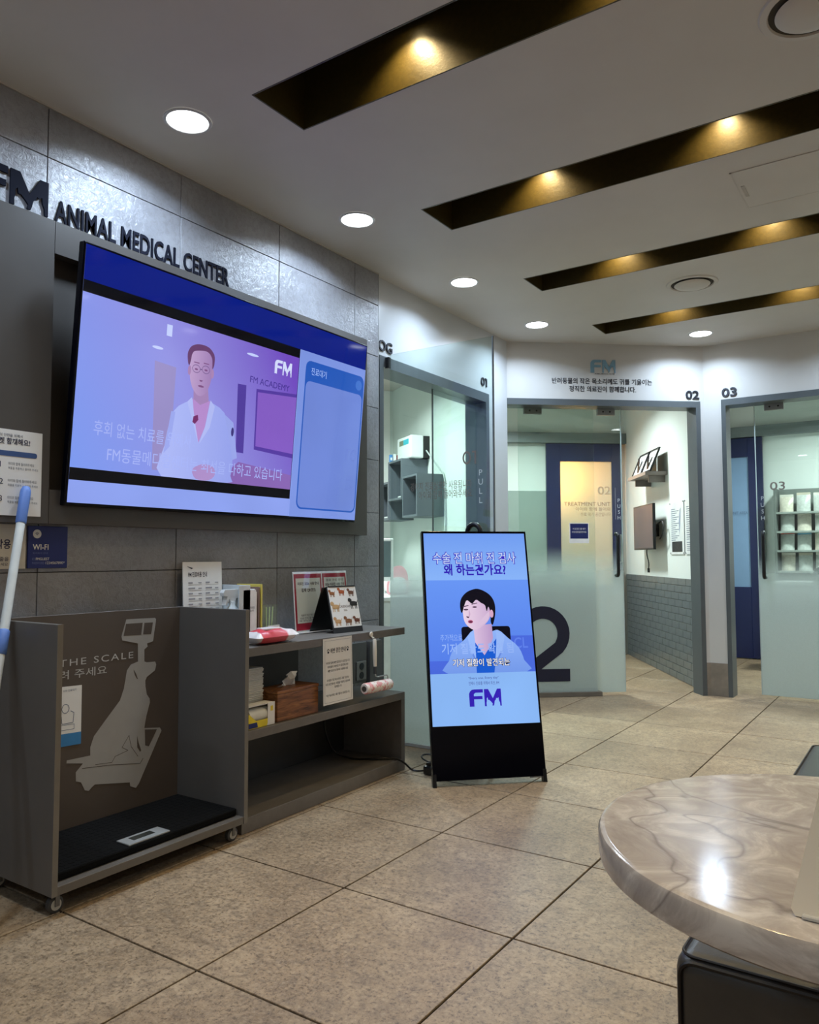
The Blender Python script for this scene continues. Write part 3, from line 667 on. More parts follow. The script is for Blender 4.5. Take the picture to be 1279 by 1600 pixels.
# ------------------------------------------------------------------ scale box on castors
M_BOX = mat((100, 95, 89), .42, var=.05, scale=5)
M_BOXEDGE = mat((118, 113, 106), .4)
X0, X1, Y0, Y1, Z0, Z1 = -.365, .03, -.054, .730, .064, .861; T = .018
sb = empty('scale_box', ((X0 + X1) / 2, (Y0 + Y1) / 2, 0), 'dark grey open-fronted weighing box on castors with a dog silhouette inside', 'cabinet')
for y in (Y0, Y1 - T): obj('side_panel', MB().box(WF, X0, X1, y, y + T, Z0, Z1, .0012, 1), M_BOX, parent=sb)
bp = obj('back_panel', MB().box(WF, X0, X0 + T, Y0 + T, Y1 - T, Z0, Z1, .001, 1), mat((84, 74, 66), .45, var=.05, scale=5), parent=sb)
obj('floor_panel', MB().box(WF, X0 + T, X1, Y0 + T, Y1 - T, Z0, Z0 + .026, .001, 1), M_BOX, parent=sb)
for y in (Y0, Y1 - T): obj('edge_band', MB().box(WF, X1, X1 + .0015, y, y + T, Z0, Z1), M_BOXEDGE, parent=sb)
SBK = FR((X0 + T, 0, 0), (0, 1, 0), (0, 0, 1))
vin = mat((160, 157, 152), .5, var=.04)
DOG = [(0.512, 0.731), (0.514, 0.662), (0.482, 0.654), (0.465, 0.634), (0.453, 0.568), (0.437, 0.526), (0.37, 0.456), (0.33, 0.413), (0.316, 0.376), (0.317, 0.347), (0.225, 0.349), (0.224, 0.339), (0.288, 0.325), (0.261, 0.3), (0.262, 0.268), (0.282, 0.26), (0.298, 0.228), (0.314, 0.222), (0.326, 0.232), (0.338, 0.239), (0.487, 0.211), (0.489, 0.196), (0.514, 0.184), (0.528, 0.198), (0.629, 0.379), (0.621, 0.392), (0.548, 0.403), (0.556, 0.446), (0.572, 0.497), (0.57, 0.513), (0.557, 0.53), (0.55, 0.562), (0.549, 0.585), (0.556, 0.598), (0.593, 0.618), (0.599, 0.641), (0.593, 0.653), (0.555, 0.654), (0.543, 0.659), (0.542, 0.705), (0.557, 0.715), (0.554, 0.727)]
DISP = [(0.458, 0.827), (0.589, 0.824), (0.595, 0.818), (0.582, 0.733), (0.554, 0.727), (0.512, 0.731), (0.442, 0.749), (0.438, 0.764)]
obj('dog_silhouette', MB().flat(SBK, DOG, .0012), vin, parent=bp); obj('scale_head_silhouette', MB().flat(SBK, DISP, .0012), vin, parent=bp)
cut = MB()
for q in ([(0.457, 0.81), (0.532, 0.809), (0.526, 0.763), (0.447, 0.765)], [(0.54, 0.808), (0.58, 0.807), (0.572, 0.762), (0.535, 0.764)], [(0.55, 0.397), (0.607, 0.388), (0.570, 0.329), (0.553, 0.336)], [(0.515, 0.381), (0.522, 0.354), (0.535, 0.321), (0.53, 0.316), (0.517, 0.336)], [(0.494, 0.634), (0.505, 0.618), (0.515, 0.594), (0.509, 0.598), (0.5, 0.614)]): cut.flat(SBK, q, .0016)
def ribbon(mb, fr, pts, wd, c):
    for p0, p1 in zip(pts[:-1], pts[1:]):
        d = Vector((p1[0] - p0[0], p1[1] - p0[1])); nn = Vector((-d.y, d.x)).normalized() * wd / 2
        mb.flat(fr, [(p0[0] - nn.x, p0[1] - nn.y), (p1[0] - nn.x, p1[1] - nn.y), (p1[0] + nn.x, p1[1] + nn.y), (p0[0] + nn.x, p0[1] + nn.y)], c)
lines_ = MB()
ribbon(lines_, SBK, [(0.285, 0.308), (0.407, 0.294), (0.531, 0.272), (0.544, 0.289)], .0022, .0016)
ribbon(lines_, SBK, [(0.337, 0.31), (0.407, 0.303), (0.42, 0.322), (0.476, 0.333), (0.449, 0.349), (0.479, 0.388), (0.489, 0.345), (0.521, 0.301)], .0018, .0016)
obj('silhouette_line', lines_, mat((84, 74, 66), .45), parent=bp, kind='stuff')
pieces('silhouette_cutout', cut, mat((84, 74, 66), .45), bp)
t = MB().text('ON THE SCALE', SBK, .492, .678, .024, .0014, align='RIGHT', space=1.25, width=.42).text('올려 주세요', SBK, .378, .632, .030, .0014, align='RIGHT', width=.235)
obj('lettering', t, mat((186, 184, 180), .5), parent=bp)
pp = obj('leaflet', MB().flat(SBK, [(.150, .402), (.278, .397), (.277, .605), (.150, .61)], .0016), M_PAPER, parent=bp)
obj('leaflet_band', MB().flat(SBK, [(.150, .402), (.278, .397), (.278, .440), (.150, .446)], .0019), mat((60, 130, 186), .6), parent=pp)
lt = MB()
ribbon(lt, SBK, [(a, b) for a, b in ellipse(.215, .53, .014, .016, 10)] + [(.229, .53)], .002, .0021)
ribbon(lt, SBK, [(.200, .505), (.203, .478), (.245, .478), (.248, .512), (.235, .520)], .002, .0021)
ribbon(lt, SBK, [(.20, .474), (.25, .472), (.25, .455), (.20, .456), (.20, .474)], .0015, .0021)
lt.text('아이 진료대기', SBK, .205, .588, .008, .0021, width=.05)
obj('leaflet_print', lt, mat((72, 88, 120), .6), parent=pp)
M_WHEEL = mat((70, 68, 66), .6)
for (cx, cy) in ((-.012, -.012), (-.012, .695), (-.33, -.012), (-.33, .695)):
    c = obj('castor', MB().box(WF, cx - .022, cx + .022, cy - .022, cy + .022, .057, .0615).box(WF, cx - .016, cx - .0125, cy - .012, cy + .002, .022, .057).box(WF, cx + .0125, cx + .016, cy - .012, cy + .002, .022, .057), mat((120, 118, 114), .4, .6), parent=sb)
    fw = FR((cx, cy - .006, .026), (0, 1, 0), (0, 0, 1))
    obj('wheel', MB().lathe(fw, [(.02, -.010), (.025, -.008), (.0258, 0), (.025, .008), (.02, .010)], 24), M_WHEEL, parent=c, smooth=True)
    obj('wheel_hub', MB().lathe(fw, [(.0165, -.0112), (.0165, .0112)], 20).lathe(fw, [(.005, -.0145), (.005, .0145)], 12), mat((190, 184, 170), .4), parent=c)
# the scale mat inside
sm = empty('pet_scale', (-.15, .345, Z0 + .026), 'black rubber floor scale mat with a grey display lying in the box', 'scale')
mz = Z0 + .028
obj('platform', MB().box(WF, -.335, .000, -.02, .705, mz, mz + .026, .006), M_RUBBER, parent=sm)
st = MB()
for i in range(13):
    for j in range(26):
        px_, py_ = -.32 + i * .0255, -.004 + j * .0275
        if -.085 < px_ < .02 and .215 < py_ < .42: continue
        st.box(WF, px_ - .005, px_ + .005, py_ - .008, py_ + .008, mz + .026, mz + .0268)
obj('stud_field', st, M_RUBBER, parent=sm, kind='stuff')
dp = obj('display', MB().box(WF, -.072, -.004, .235, .40, mz + .026, mz + .032, .002), mat((138, 140, 140), .45), parent=sm)
obj('display_window', MB().box(WF, -.056, -.026, .27, .355, mz + .032, mz + .033), mat((44, 48, 46), .2), parent=dp)

# ------------------------------------------------------------------ shelf unit along the wall
sh = empty('shelf_unit', (-.2, 1.1, 0), 'low grey laminate shelf unit with two tiers under the television', 'shelf')
SXF = -.02
obj('shelf_board', MB().box(WF, WX + .001, SXF, -.04 + .79, 1.857, .672, .707, .001, 1), M_LAM2, parent=sh)
obj('shelf_board', MB().box(WF, WX + .001, SXF, .75, 1.857, .350, .385, .001, 1), M_LAM2, parent=sh)
obj('side_panel', MB().box(WF, WX + .001, SXF, 1.825, 1.857, .058, .350, .001, 1), M_LAM2, parent=sh)
obj('side_panel', MB().box(WF, WX + .001, SXF, .75, .78, .058, .350, .001, 1).box(WF, WX + .001, SXF, .75, .78, .385, .672, .001, 1), M_LAM2, parent=sh)
obj('plinth', MB().box(WF, WX + .001, SXF, .75, 1.857, .001, .058, .001, 1), M_LAM2, parent=sh)
obj('back_panel', MB().box(WF, WX + .001, WX + .012, .78, 1.47, .386, .671), mat((34, 36, 40), .35), parent=sh)
obj('back_panel', MB().box(WF, WX + .001, WX + .012, .78, 1.825, .059, .349), mat((60, 58, 56), .4), parent=sh)
# socket box
so = obj('wall_socket', MB().box(LW, 1.86, 2.01, .388, .60, .001, .022, .002).box(LW, 2.03, 2.14, .36, .60, .001, .03, .002), mat((92, 92, 90), .5), label='grey wall socket plate behind the right end of the shelf', cat='socket')
obj('socket_face', MB().box(LW, 1.915, 2.0, .40, .50, .022, .028, .003), mat((126, 126, 122), .45), parent=so)
for z in (.425, .473): obj('socket_hole', MB().lathe(FR(LW(1.957, z, .028), (0, 1, 0), (0, 0, 1)), [(.019, 0), (.019, .002), (.014, .002)], 18), M_BLACK, parent=so)

ZT, ZM = .708, .386
def sheet_stand(name, fr, wd, ht, m, label, cat, group=None, thick=.003):
    return obj(name, MB().box(fr, 0, wd, 0, ht, 0, thick, .0006, 1), m, label=label, cat=cat, group=group)
# brochure holder with price list
bh = empty('leaflet_holder', (-.33, .80, ZT), 'clear acrylic holder with a white price list standing on the shelf', 'holder')
BF = FR((-.352, .737, ZT), (0, 1, 0), (-.05, 0, 1))
obj('holder', MB().box(BF, -.004, .216, 0, .26, -.004, -.001).box(BF, -.004, .216, 0, .13, .022, .025).box(BF, -.004, -.001, 0, .13, -.004, .025).box(BF, .213, .216, 0, .13, -.004, .025).box(BF, -.004, .216, 0, .003, -.004, .025), M_CLEAR, parent=bh)
bc = obj('price_list', MB().box(BF, .0, .212, .004, .335, 0, .004, .001, 1), M_PAPER, parent=bh)
t = MB().text('FM 진료비용 안내', BF, .028, .272, .020, .0046, width=.10, bold=.015)
obj('lettering', t, mat((40, 42, 60), .6), parent=bc)
t = MB()
for cx in (.028, .120):
    for k, z in enumerate((.245, .222, .20, .178, .156, .134)):
        t.box(BF, cx, cx + .022 + .012 * (k % 2), z, z + .006, .0042, .0046); t.box(BF, cx, cx + .072, z - .006, z - .005, .0042, .0046); t.box(BF, cx + .052, cx + .07, z, z + .004, .0042, .0046)
obj('print_lines', t, mat((150, 150, 156), .7), parent=bc)
obj('corner_mark', MB().flat(BF, [(.02, .318), (.045, .305), (.055, .309), (.04, .313)], .0046), mat((60, 62, 70), .6), parent=bc)
# spray bottle
sp = empty('spray_bottle', (-.27, .925, ZT), 'white trigger spray bottle behind the box panel on the shelf', 'bottle')
SF = FR((-.27, .925, ZT), (1, 0, 0), (0, 1, 0))
obj('body', MB().lathe(SF, [(.030, 0), (.034, .006), (.034, .10), (.028, .13), (.013, .15), (.013, .165)], 20), mat((226, 232, 232), .35), parent=sp, smooth=True)
SP2 = FR((-.278, .925, ZT), (0, 1, 0), (0, 0, 1))
obj('trigger_head', MB().poly(SP2, [(-.052, .205), (-.045, .217), (.03, .218), (.05, .20), (.045, .185), (.016, .178), (.014, .160), (-.014, .160), (-.018, .180), (-.034, .150), (-.042, .152), (-.030, .188), (-.05, .193)], -.012, .012), M_PLASTIC, parent=sp)
# booklets standing together
bkx = [(.955, (196, 204, 208), .235, 'pale grey booklet at the left of the upright booklets'), (.985, (232, 232, 230), .218, 'white booklet with small black print among the upright booklets'), (1.004, (206, 150, 160), .20, 'thin pink-edged booklet among the upright booklets'), (1.016, (230, 226, 214), .205, 'thin cream booklet among the upright booklets'), (1.034, (126, 100, 88), .225, 'dark brown picture booklet among the upright booklets'), (1.050, (222, 206, 96), .236, 'yellow booklet at the right of the upright booklets')]
for k, (yy, c, hh, lb) in enumerate(bkx):
    wd = .15 if k > 1 else .17
    o = obj('booklet', MB().box(WF, -.375, -.375 + wd, yy, yy + .009, ZT, ZT + hh, .0006, 1), mat(c, .5, var=.05), label=lb, cat='booklet', group='booklets upright on the shelf')
    if k == 0: obj('cover', MB().box(WF, -.205, -.2035, .90, .965, ZT + .01, ZT + hh, .0003, 1), mat((206, 214, 216), .4), parent=o)
    if k == 1:
        cv = obj('cover', MB().box(WF, -.2050, -.2035, .925, .999, ZT + .002, ZT + hh - .003, .0003, 1).box(WF, -.2200, -.2205 + .0155, .996, .999, ZT, ZT + hh - .003), mat((236, 236, 234), .45), parent=o)
        obj('cover_print', MB().text('반려동물', FR((-.2034, 0, ZT), (0, 1, 0), (0, 0, 1)), .955, .135, .009, .0002, width=.035).text('진료안내', FR((-.2034, 0, ZT), (0, 1, 0), (0, 0, 1)), .955, .122, .009, .0002, width=.03), M_INK, parent=cv)
# wet wipes pack
wp = MB(); NX, NY = 10, 12
for sgn in (1, -1):
    vs = []
    for i in range(NX + 1):
        for j in range(NY + 1):
            u_, v_ = i / NX, j / NY; pz = (max(0, 1 - abs(2 * u_ - 1) ** 3) * max(0, 1 - abs(2 * v_ - 1) ** 5)) ** .5
            vs.append((-.135 + .115 * u_, .835 + .235 * v_, ZT + .030 + sgn * .029 * pz + (.004 * math.sin(9 * u_ + 14 * v_) * pz if sgn > 0 else 0)))
    fs = [[i * (NY + 1) + j, (i + 1) * (NY + 1) + j, (i + 1) * (NY + 1) + j + 1, i * (NY + 1) + j + 1] for i in range(NX) for j in range(NY)]
    wp.add(vs, fs if sgn > 0 else [f[::-1] for f in fs])
def wipes_mat():
    t = NT('wipes_film'); g = t.n('ShaderNodeTexCoord').outputs['Object']; s = t.n('ShaderNodeSeparateXYZ'); t.l(g, s.inputs[0])
    n = t.noise(14, 2); v = t.math('ADD', s.outputs[1], t.math('MULTIPLY', n, .05))
    cc = t.ramp(t.math('ADD', t.math('MULTIPLY', v, 4.0), .5), [(0, lin((232, 226, 224))), (.22, lin((232, 226, 224))), (.24, lin((206, 62, 74))), (.78, lin((214, 92, 100))), (.84, lin((238, 228, 228))), (1, lin((238, 228, 228)))])
    return t.done(t.bsdf(Base_Color=cc, Roughness=.28).outputs[0])
wo = obj('wet_wipes_pack', wp, wipes_mat(), label='pink and white pack of wet wipes lying on the front of the shelf', cat='wipes', smooth=True)
obj('lid', MB().box(WF, -.105, -.05, .90, .985, ZT + .0555, ZT + .064, .003), mat((222, 214, 214), .3), parent=wo)
# small acrylic pen stand
ps = empty('acrylic_stand', (-.22, 1.10, ZT), 'small clear acrylic stand with thin sticks next to the wipes', 'stand')
PF = FR((-.22, 1.075, ZT), (0, 1, 0), (0, 0, 1))
obj('block', MB().box(PF, 0, .07, 0, .145, -.03, -.027).box(PF, 0, .07, 0, .145, .0, .003).box(PF, 0, .003, 0, .145, -.027, 0).box(PF, .067, .07, 0, .145, -.027, 0).box(PF, 0, .07, 0, .004, -.027, 0), M_CLEAR, parent=ps)
obj('card', MB().box(PF, .006, .078, .0, .055, .006, .008), M_PAPER, parent=ps)
for k in range(3): obj('stick', MB().tube([PF(.02 + .014 * k, .01, -.015), PF(.016 + .02 * k, .135, -.013)], .003, 8), mat((206, 222, 170), .5), parent=ps)
# two framed payment signs, codes left out
def pay_sign(y0, wd, label, x, lines, hgt=.285):
    e_ = empty('acrylic_sign', (x, y0 + wd / 2, ZT), label, 'sign', 'acrylic signs on the shelf')
    fr = FR((x, y0, ZT), (0, 1, 0), (-.08, 0, 1))
    obj('sleeve', MB().box(fr, 0, wd, 0, hgt, -.004, -.001, .001, 1).box(fr, 0, wd, -.0, .004, -.03, .035), mat((226, 226, 228), .2), parent=e_)
    pn = obj('print', MB().box(fr, .006, wd - .006, .012, hgt - .010, -.001, .0004), mat((176, 34, 60), .4), parent=e_)
    obj('print_field', MB().rect(fr, .016, wd - .016, .045, hgt - .030, .0008), M_PAPER, parent=pn)
    obj('cover_sheet', MB().box(fr, 0, wd, .004, hgt, .002, .004, .001, 1), M_CLEAR, parent=e_)
    for (s, z, h, wv_, bo) in lines: obj('lettering', MB().text(s, fr, wd / 2, z, h, .0012, align='CENTER', width=wv_, bold=bo), mat((60, 20, 34), .6), parent=pn)
    return e_
pay_sign(1.297, .205, 'red-bordered acrylic sign standing left of the desk calendar', -.245, [('의료진 2026 사용 안내', .222, .014, .15, .02), ('결제 QR코드', .190, .016, .10, .02), ('동물의 작은 목소리에도', .076, .010, .12, .0), ('의료진이 함께합니다', .062, .010, .14, .0), ('귀를 기울이는 의료진이 함께합니다', .052, .008, .15, .0)])
pay_sign(1.535, .195, 'red-bordered acrylic sign half hidden behind the desk calendar', -.275, [('동물 진료 안내', .235, .012, .13, 0), ('2026 의료진 사용 안내', .212, .014, .15, .02)])
# desk calendar
dc = empty('desk_calendar', (-.15, 1.50, ZT), 'white desk calendar with small dogs on a black easel', 'calendar')
CF = FR((-.105, 1.405, ZT), (.16, 1, 0), (-.26, .04, 1)); 
obj('easel', MB().box(CF, -.004, .185, 0, .222, -.004, -.001, .001, 1).box(FR((-.235, 1.385, ZT), (.16, 1, 0), (.33, .04, 1)), -.004, .185, 0, .222, -.004, -.001, .001, 1).box(CF, -.004, .185, .0, .014, -.13, -.003), M_BLACK, parent=dc)
pg = obj('page', MB().box(CF, .004, .180, .026, .218, -.001, .0012), M_PAPER, parent=dc)
obj('lettering', MB().text('CALENDAR', CF, .092, .118, .012, .0018, align='CENTER', width=.07).text('2026', CF, .092, .102, .008, .0018, align='CENTER'), mat((96, 70, 60), .6), parent=pg)
def pup(mb, a, b, s, c):
    mb.flat(CF, catmull([(a - .011 * s, b + .006 * s), (a - .010 * s, b + .016 * s), (a + .008 * s, b + .016 * s), (a + .012 * s, b + .010 * s), (a + .010 * s, b + .005 * s)], 3), c)
    for q in (-.010, -.005, .005, .009): mb.rect(CF, a + q * s - .0012 * s, a + q * s + .0012 * s, b - .003 * s, b + .009 * s, c)
    mb.flat(CF, ellipse(a - .012 * s, b + .020 * s, .006 * s, .0055 * s, 10), c + .0002); mb.flat(CF, [(a - .009 * s, b + .024 * s), (a - .005 * s, b + .021 * s), (a - .006 * s, b + .014 * s)], c + .0003)
    mb.flat(CF, [(a + .010 * s, b + .013 * s), (a + .018 * s, b + .022 * s), (a + .012 * s, b + .010 * s)], c)
for (a, b, s, c) in ((.025, .175, 1, (150, 92, 50)), (.085, .18, 1.1, (170, 84, 40)), (.145, .175, 1.1, (110, 70, 50)), (.035, .105, 1.4, (200, 160, 110)), (.150, .115, 1.5, (24, 22, 22)), (.035, .038, 1.2, (196, 150, 100)), (.10, .036, 1.3, (130, 84, 50)), (.155, .04, 1.1, (110, 60, 40))):
    q = MB(); pup(q, a, b, s * 1.25, .0018); obj('dog_picture', q, mat(c, .6), parent=pg, kind='stuff')
obj('binding', MB().tube([CF(.01, .221, 0), CF(.175, .221, 0)], .004, 8), M_BLACK, parent=dc)

# mid shelf: stack of pads
n_p = 36
for k in range(n_p):
    z = ZM + k * .0062; dx = .002 * math.sin(k * 1.7); dy = .003 * math.sin(k * 2.3)
    o = obj('folded_pad', MB().box(WF, -.205 + dx, -.108 + dx, .845 + dy, .950 + dy, z, z + .0058, .0018, 1), mat((214, 212, 204), .8, var=.04), group='folded white pads in the shelf', label='folded white pad in the tall stack on the lower shelf', cat='pad')
# glove carton
gb = empty('glove_carton', (-.06, .88, ZM), 'white and yellow carton of wipes open at the front on the lower shelf', 'carton')
obj('body', MB().box(WF, -.098, -.040, .80, .945, ZM, ZM + .012).box(WF, -.098, -.095, .80, .945, ZM + .012, ZM + .088).box(WF, -.098, -.040, .80, .945, ZM + .085, ZM + .088).box(WF, -.098, -.040, .942, .945, ZM + .012, ZM + .085), M_PAPER, parent=gb)
obj('film_roll', MB().tube([(-.068, .81, ZM + .045), (-.068, .925, ZM + .045)], .028, 18), mat((218, 216, 204), .3), parent=gb, smooth=True)
GF = FR((-.0395, .80, ZM), (0, 1, 0), (0, 0, 1))
obj('front_flap', MB().poly(GF, [(0, 0), (.10, 0), (.115, .028), (.04, .028), (0, .06)], 0, .001), mat((230, 206, 40), .5), parent=gb)
obj('brand_patch', MB().flat(GF, [(0, .002), (.05, .002), (.045, .022), (0, .022)], .0014).text('400', GF, .01, .006, .012, .0016, bold=.01), mat((30, 44, 110), .5), parent=gb)
obj('end_panel', MB().box(GF, .105, .145, 0, .09, 0, .0012), M_PAPER, parent=gb)
obj('end_print', MB().rect(GF, .120, .135, .055, .075, .0016), mat((226, 200, 60), .5), parent=gb)
# wooden tissue box
tx = empty('tissue_box', (-.10, 1.09, ZM), 'walnut wooden tissue box with a white tissue sticking out', 'tissue box')
obj('box', MB().box(WF, -.165, -.040, .962, 1.218, ZM, ZM + .112, .003), M_WOOD, parent=tx)
obj('lid', MB().box(WF, -.167, -.038, .960, 1.220, ZM + .1125, ZM + .126, .003), M_WOOD, parent=tx)
tm = MB(); N_ = 10
for i in range(N_):
    u_ = i / (N_ - 1)
    yy = 1.03 + .115 * u_; hh = .012 + .052 * max(0, math.sin(u_ * 3.0 - .2)) * (.55 + .9 * u_ ** 2) * (.75 if i in (2, 5) else 1)
    tm.v += [Vector((-.112 + .008 * math.sin(i * 2.1), yy, ZM + .1265)), Vector((-.10 + .022 * math.sin(i * 1.3), yy + .004, ZM + .1265 + hh * .6)), Vector((-.096 + .016 * math.sin(i * 1.9 + 1), yy + .010 * math.sin(i), ZM + .1265 + hh))]
for i in range(N_ - 1):
    for k in range(2): tm.f.append([i * 3 + k, (i + 1) * 3 + k, (i + 1) * 3 + k + 1, i * 3 + k + 1])
obj('tissue', tm, mat((236, 236, 234), .8, var=.02), parent=tx, smooth=True)
# hanging paper
hp_ = obj('hanging_notice', MB().poly(FR((SXF + .004, 1.222, .414), (.0, 1, .0), (-.004, 0, 1)), [(0, 0), (.207, 0), (.200, .288), (-.003, .288)], 0, .0012), M_PAPER, label='white paper notice hanging from the front of the upper shelf', cat='notice')
HF = FR((SXF + .0056, 1.222, .414), (0, 1, 0), (-.004, 0, 1))
obj('lettering', MB().text('배변 공간 안내', HF, .10, .222, .021, .0002, align='CENTER', width=.105, bold=.012), M_INK, parent=hp_)
t = MB()
for tx_, z, wv_ in (('아이와 함께 배변 공간은 이 공간입니다', .175, .165), ('아이들의 배변은 이 공간에서만', .158, .145), ('배변 공간으로 들어와 사용해주세요', .141, .14), ('아이들의 작은 목소리에도 귀를 기울이는', .10, .155), ('대기 공간에서는 목줄을 착용하고 들어와', .083, .17), ('함께합니다', .068, .05), ('*작은 목소리에도 귀를 기울이는 의료진입니다:)', .034, .165)): obj('lettering', MB().text(tx_, HF, .10, z, .010, .0002, align='CENTER', width=wv_, bold=.004), M_INK, parent=hp_)
pw = MB()
for ca in (.032, .168):
    pw.flat(HF, ellipse(ca, .228, .006, .005, 10), .0002)
    for dx, dz in ((-.007, .006), (-.0025, .010), (.0025, .010), (.007, .006)): pw.flat(HF, ellipse(ca + dx, .230 + dz, .0024, .003, 8), .0002)
obj('paw_print', pw, M_INK, parent=hp_)
obj('paper_border', MB().box(HF, .008, .192, .278, .279, .0, .0003).box(HF, .008, .196, .008, .009, .0, .0003).box(HF, .008, .009, .008, .278, 0, .0003).box(HF, .193, .194, .008, .278, 0, .0003), mat((130, 130, 134), .7), parent=hp_)
# lint roller on a hook
lr = empty('lint_roller', (.005, 1.59, .40), 'patterned pink lint roller hanging from a white hook on the shelf edge', 'lint roller')
obj('hook', MB().lathe(FR((SXF, 1.572, .695), (0, 1, 0), (0, 0, 1)), [(.011, 0), (.013, .003), (.010, .007)], 16).tube([(SXF + .004, 1.572, .688), (SXF + .012, 1.572, .676), (SXF + .018, 1.572, .682)], .003, 8), mat((226, 220, 206), .35), parent=lr, smooth=True)
obj('handle', MB().tube([(.0, 1.575, .675), (.0, 1.575, .67), (.0, 1.577, .61), (.0, 1.580, .545)], [.005, .009, .010, .008], 12), mat((224, 216, 200), .4), parent=lr, smooth=True)
obj('socket', MB().tube([(.0, 1.580, .545), (.0, 1.581, .510)], .0085, 10), mat((60, 64, 66), .5), parent=lr, smooth=True)
obj('wire', MB().tube([(.0, 1.581, .512), (.0, 1.585, .498), (.0, 1.60, .494), (.0, 1.672, .493), (.0, 1.682, .486), (.0, 1.682, .462)], .0028, 8), M_METAL, parent=lr, smooth=True)
def roll_mat():
    t = NT('roller_paper'); n = t.noise(38, 2); cc = t.ramp(n, [(.5, lin((236, 222, 214))), (.56, lin((222, 150, 150)))]); return t.done(t.bsdf(Base_Color=cc, Roughness=.6).outputs[0])
obj('roll', MB().tube([(.005, 1.488, .452), (.005, 1.495, .452), (.0, 1.69, .448), (.0, 1.70, .448)], [.022, .026, .026, .022], 20), roll_mat(), parent=lr, smooth=True)
obj('core', MB().tube([(.005, 1.4865, .452), (.005, 1.495, .452)], .013, 14), mat((70, 62, 56), .6), parent=lr, smooth=True)

# ------------------------------------------------------------------ digital poster stand
KO = Vector((.267, 1.665, 0)); ku = Vector((.7197, .6943, 0)); kn = Vector((-.6943, .7197, 0)); kt = math.radians(13)
K = FR(KO, ku, kn * math.sin(kt) + Vector((0, 0, math.cos(kt))))
KB = FR(KO, ku, (0, 0, 1))
ke = empty('display_stand', KO + ku * .275 + kn * .15, 'black portrait display stand leaning back and showing a man talking', 'display')
obj('housing', MB().box(K, .002, .548, .028, 1.222, -.035, 0, .002), M_BLACKGLOSS, parent=ke)
for a in (.0, .532): obj('leg', MB().poly(K, [(a, 0.004), (a + .018, 0.0), (a + .018, .06), (a, .06)], -.03, .001), M_BLACK, parent=ke)
for a in (.14, .41):
    top = K(a, .80, -.03); bot = KO + ku * a + kn * .36 + Vector((0, 0, .01)); obj('rear_strut', MB().tube([top, bot], .010, 8), M_BLACK, parent=ke)
ks = obj('screen', MB().rect(K, .012, .538, .272, 1.210, .0005), emi((138, 184, 246)), parent=ke)
ly[0] = .0007
def kp(name, mb, m): return obj(name, mb, m, parent=ks)
kp('title_field', MB().rect(K, .012, .538, .97, 1.210, nx()), emi_grad((140, 184, 250), (112, 156, 240), (0, 0, 1), .9, 1.18))
kp('video_picture', MB().rect(K, .012, .538, .514, .97, nx()), emi_grad((82, 124, 232), (104, 150, 244), (0, 0, 1), .5, .95))
pieces_on(ks, 'panel_picture', MB().rect(K, .012, .13, .514, .575, nx()).rect(K, .41, .538, .514, .69, nx()), emi((74, 106, 222)))
kp('lettering', MB().text('CL', K, .44, .63, .05, nx(), width=.07, bold=.01), emi((96, 130, 236)))
kp('chair_picture', MB().flat(K, rrect(.178, .425, .60, .738, .014), nx()), emi((10, 10, 22)))
kc = catmull([(.100, .514), (.108, .575), (.135, .632), (.19, .675), (.24, .722), (.30, .70), (.36, .720), (.41, .68), (.462, .632), (.485, .57), (.492, .514)], 3)
kp('coat_picture', MB().flat(K, [(a, max(.514, b)) for a, b in kc], nx()), emi_grad((112, 150, 232), (146, 182, 250), (0, 0, 1), .48, .72))
kp('scrubs_picture', MB().flat(K, [(.243, .665), (.286, .60), (.351, .678), (.345, .60), (.33, .514), (.242, .514)], nx()), emi((24, 92, 210)))
kp('neck_picture', MB().flat(K, [(.236, .74), (.242, .662), (.286, .598), (.31, .63), (.335, .68), (.333, .75)], nx()), emi_grad((222, 194, 224), (182, 150, 198), (.7197, .6943, 0), 1.58, 1.69))
pieces_on(ks, 'lapel_picture', MB().flat(K, [(.24, .722), (.205, .69), (.225, .60), (.243, .56), (.243, .665)], nx()).flat(K, [(.352, .722), (.395, .69), (.375, .61), (.335, .54), (.351, .67)], nx()), emi((152, 186, 250)))
pieces_on(ks, 'lapel_shadow_picture', MB().flat(K, [(.225, .60), (.243, .56), (.243, .58), (.229, .612)], nx()).flat(K, [(.375, .61), (.335, .54), (.337, .558), (.37, .618)], nx()), emi((104, 140, 226)))
kf = catmull([(.190, .845), (.191, .80), (.196, .765), (.214, .738), (.244, .722), (.28, .735), (.318, .768), (.335, .82), (.32, .88), (.26, .90), (.21, .885)], 4)
kp('face_picture', MB().flat(K, kf, nx()), emi_grad((238, 214, 232), (196, 164, 204), (.7197, .6943, 0), 1.53, 1.70))
kp('cheek_picture', MB().flat(K, catmull([(.262, .735), (.30, .755), (.318, .775), (.325, .81), (.30, .79), (.27, .76)], 3), nx()), emi((218, 192, 220)))
kp('ear_picture', MB().flat(K, ellipse(.336, .805, .012, .024, 14), nx()), emi((212, 168, 200)))
kh = catmull([(.178, .83), (.183, .87), (.205, .90), (.235, .918), (.275, .925), (.32, .905), (.347, .875), (.357, .835), (.352, .785), (.338, .745), (.329, .76), (.331, .80), (.322, .835), (.312, .812), (.305, .842), (.285, .855), (.262, .870), (.24, .852), (.215, .868), (.20, .842), (.186, .805)], 4)
kp('hair_picture', MB().flat(K, kh, nx()), emi((16, 14, 24)))
kp('ear_picture', MB().flat(K, ellipse(.336, .800, .0095, .020, 14), nx()), emi((216, 170, 200)))
ft = MB()
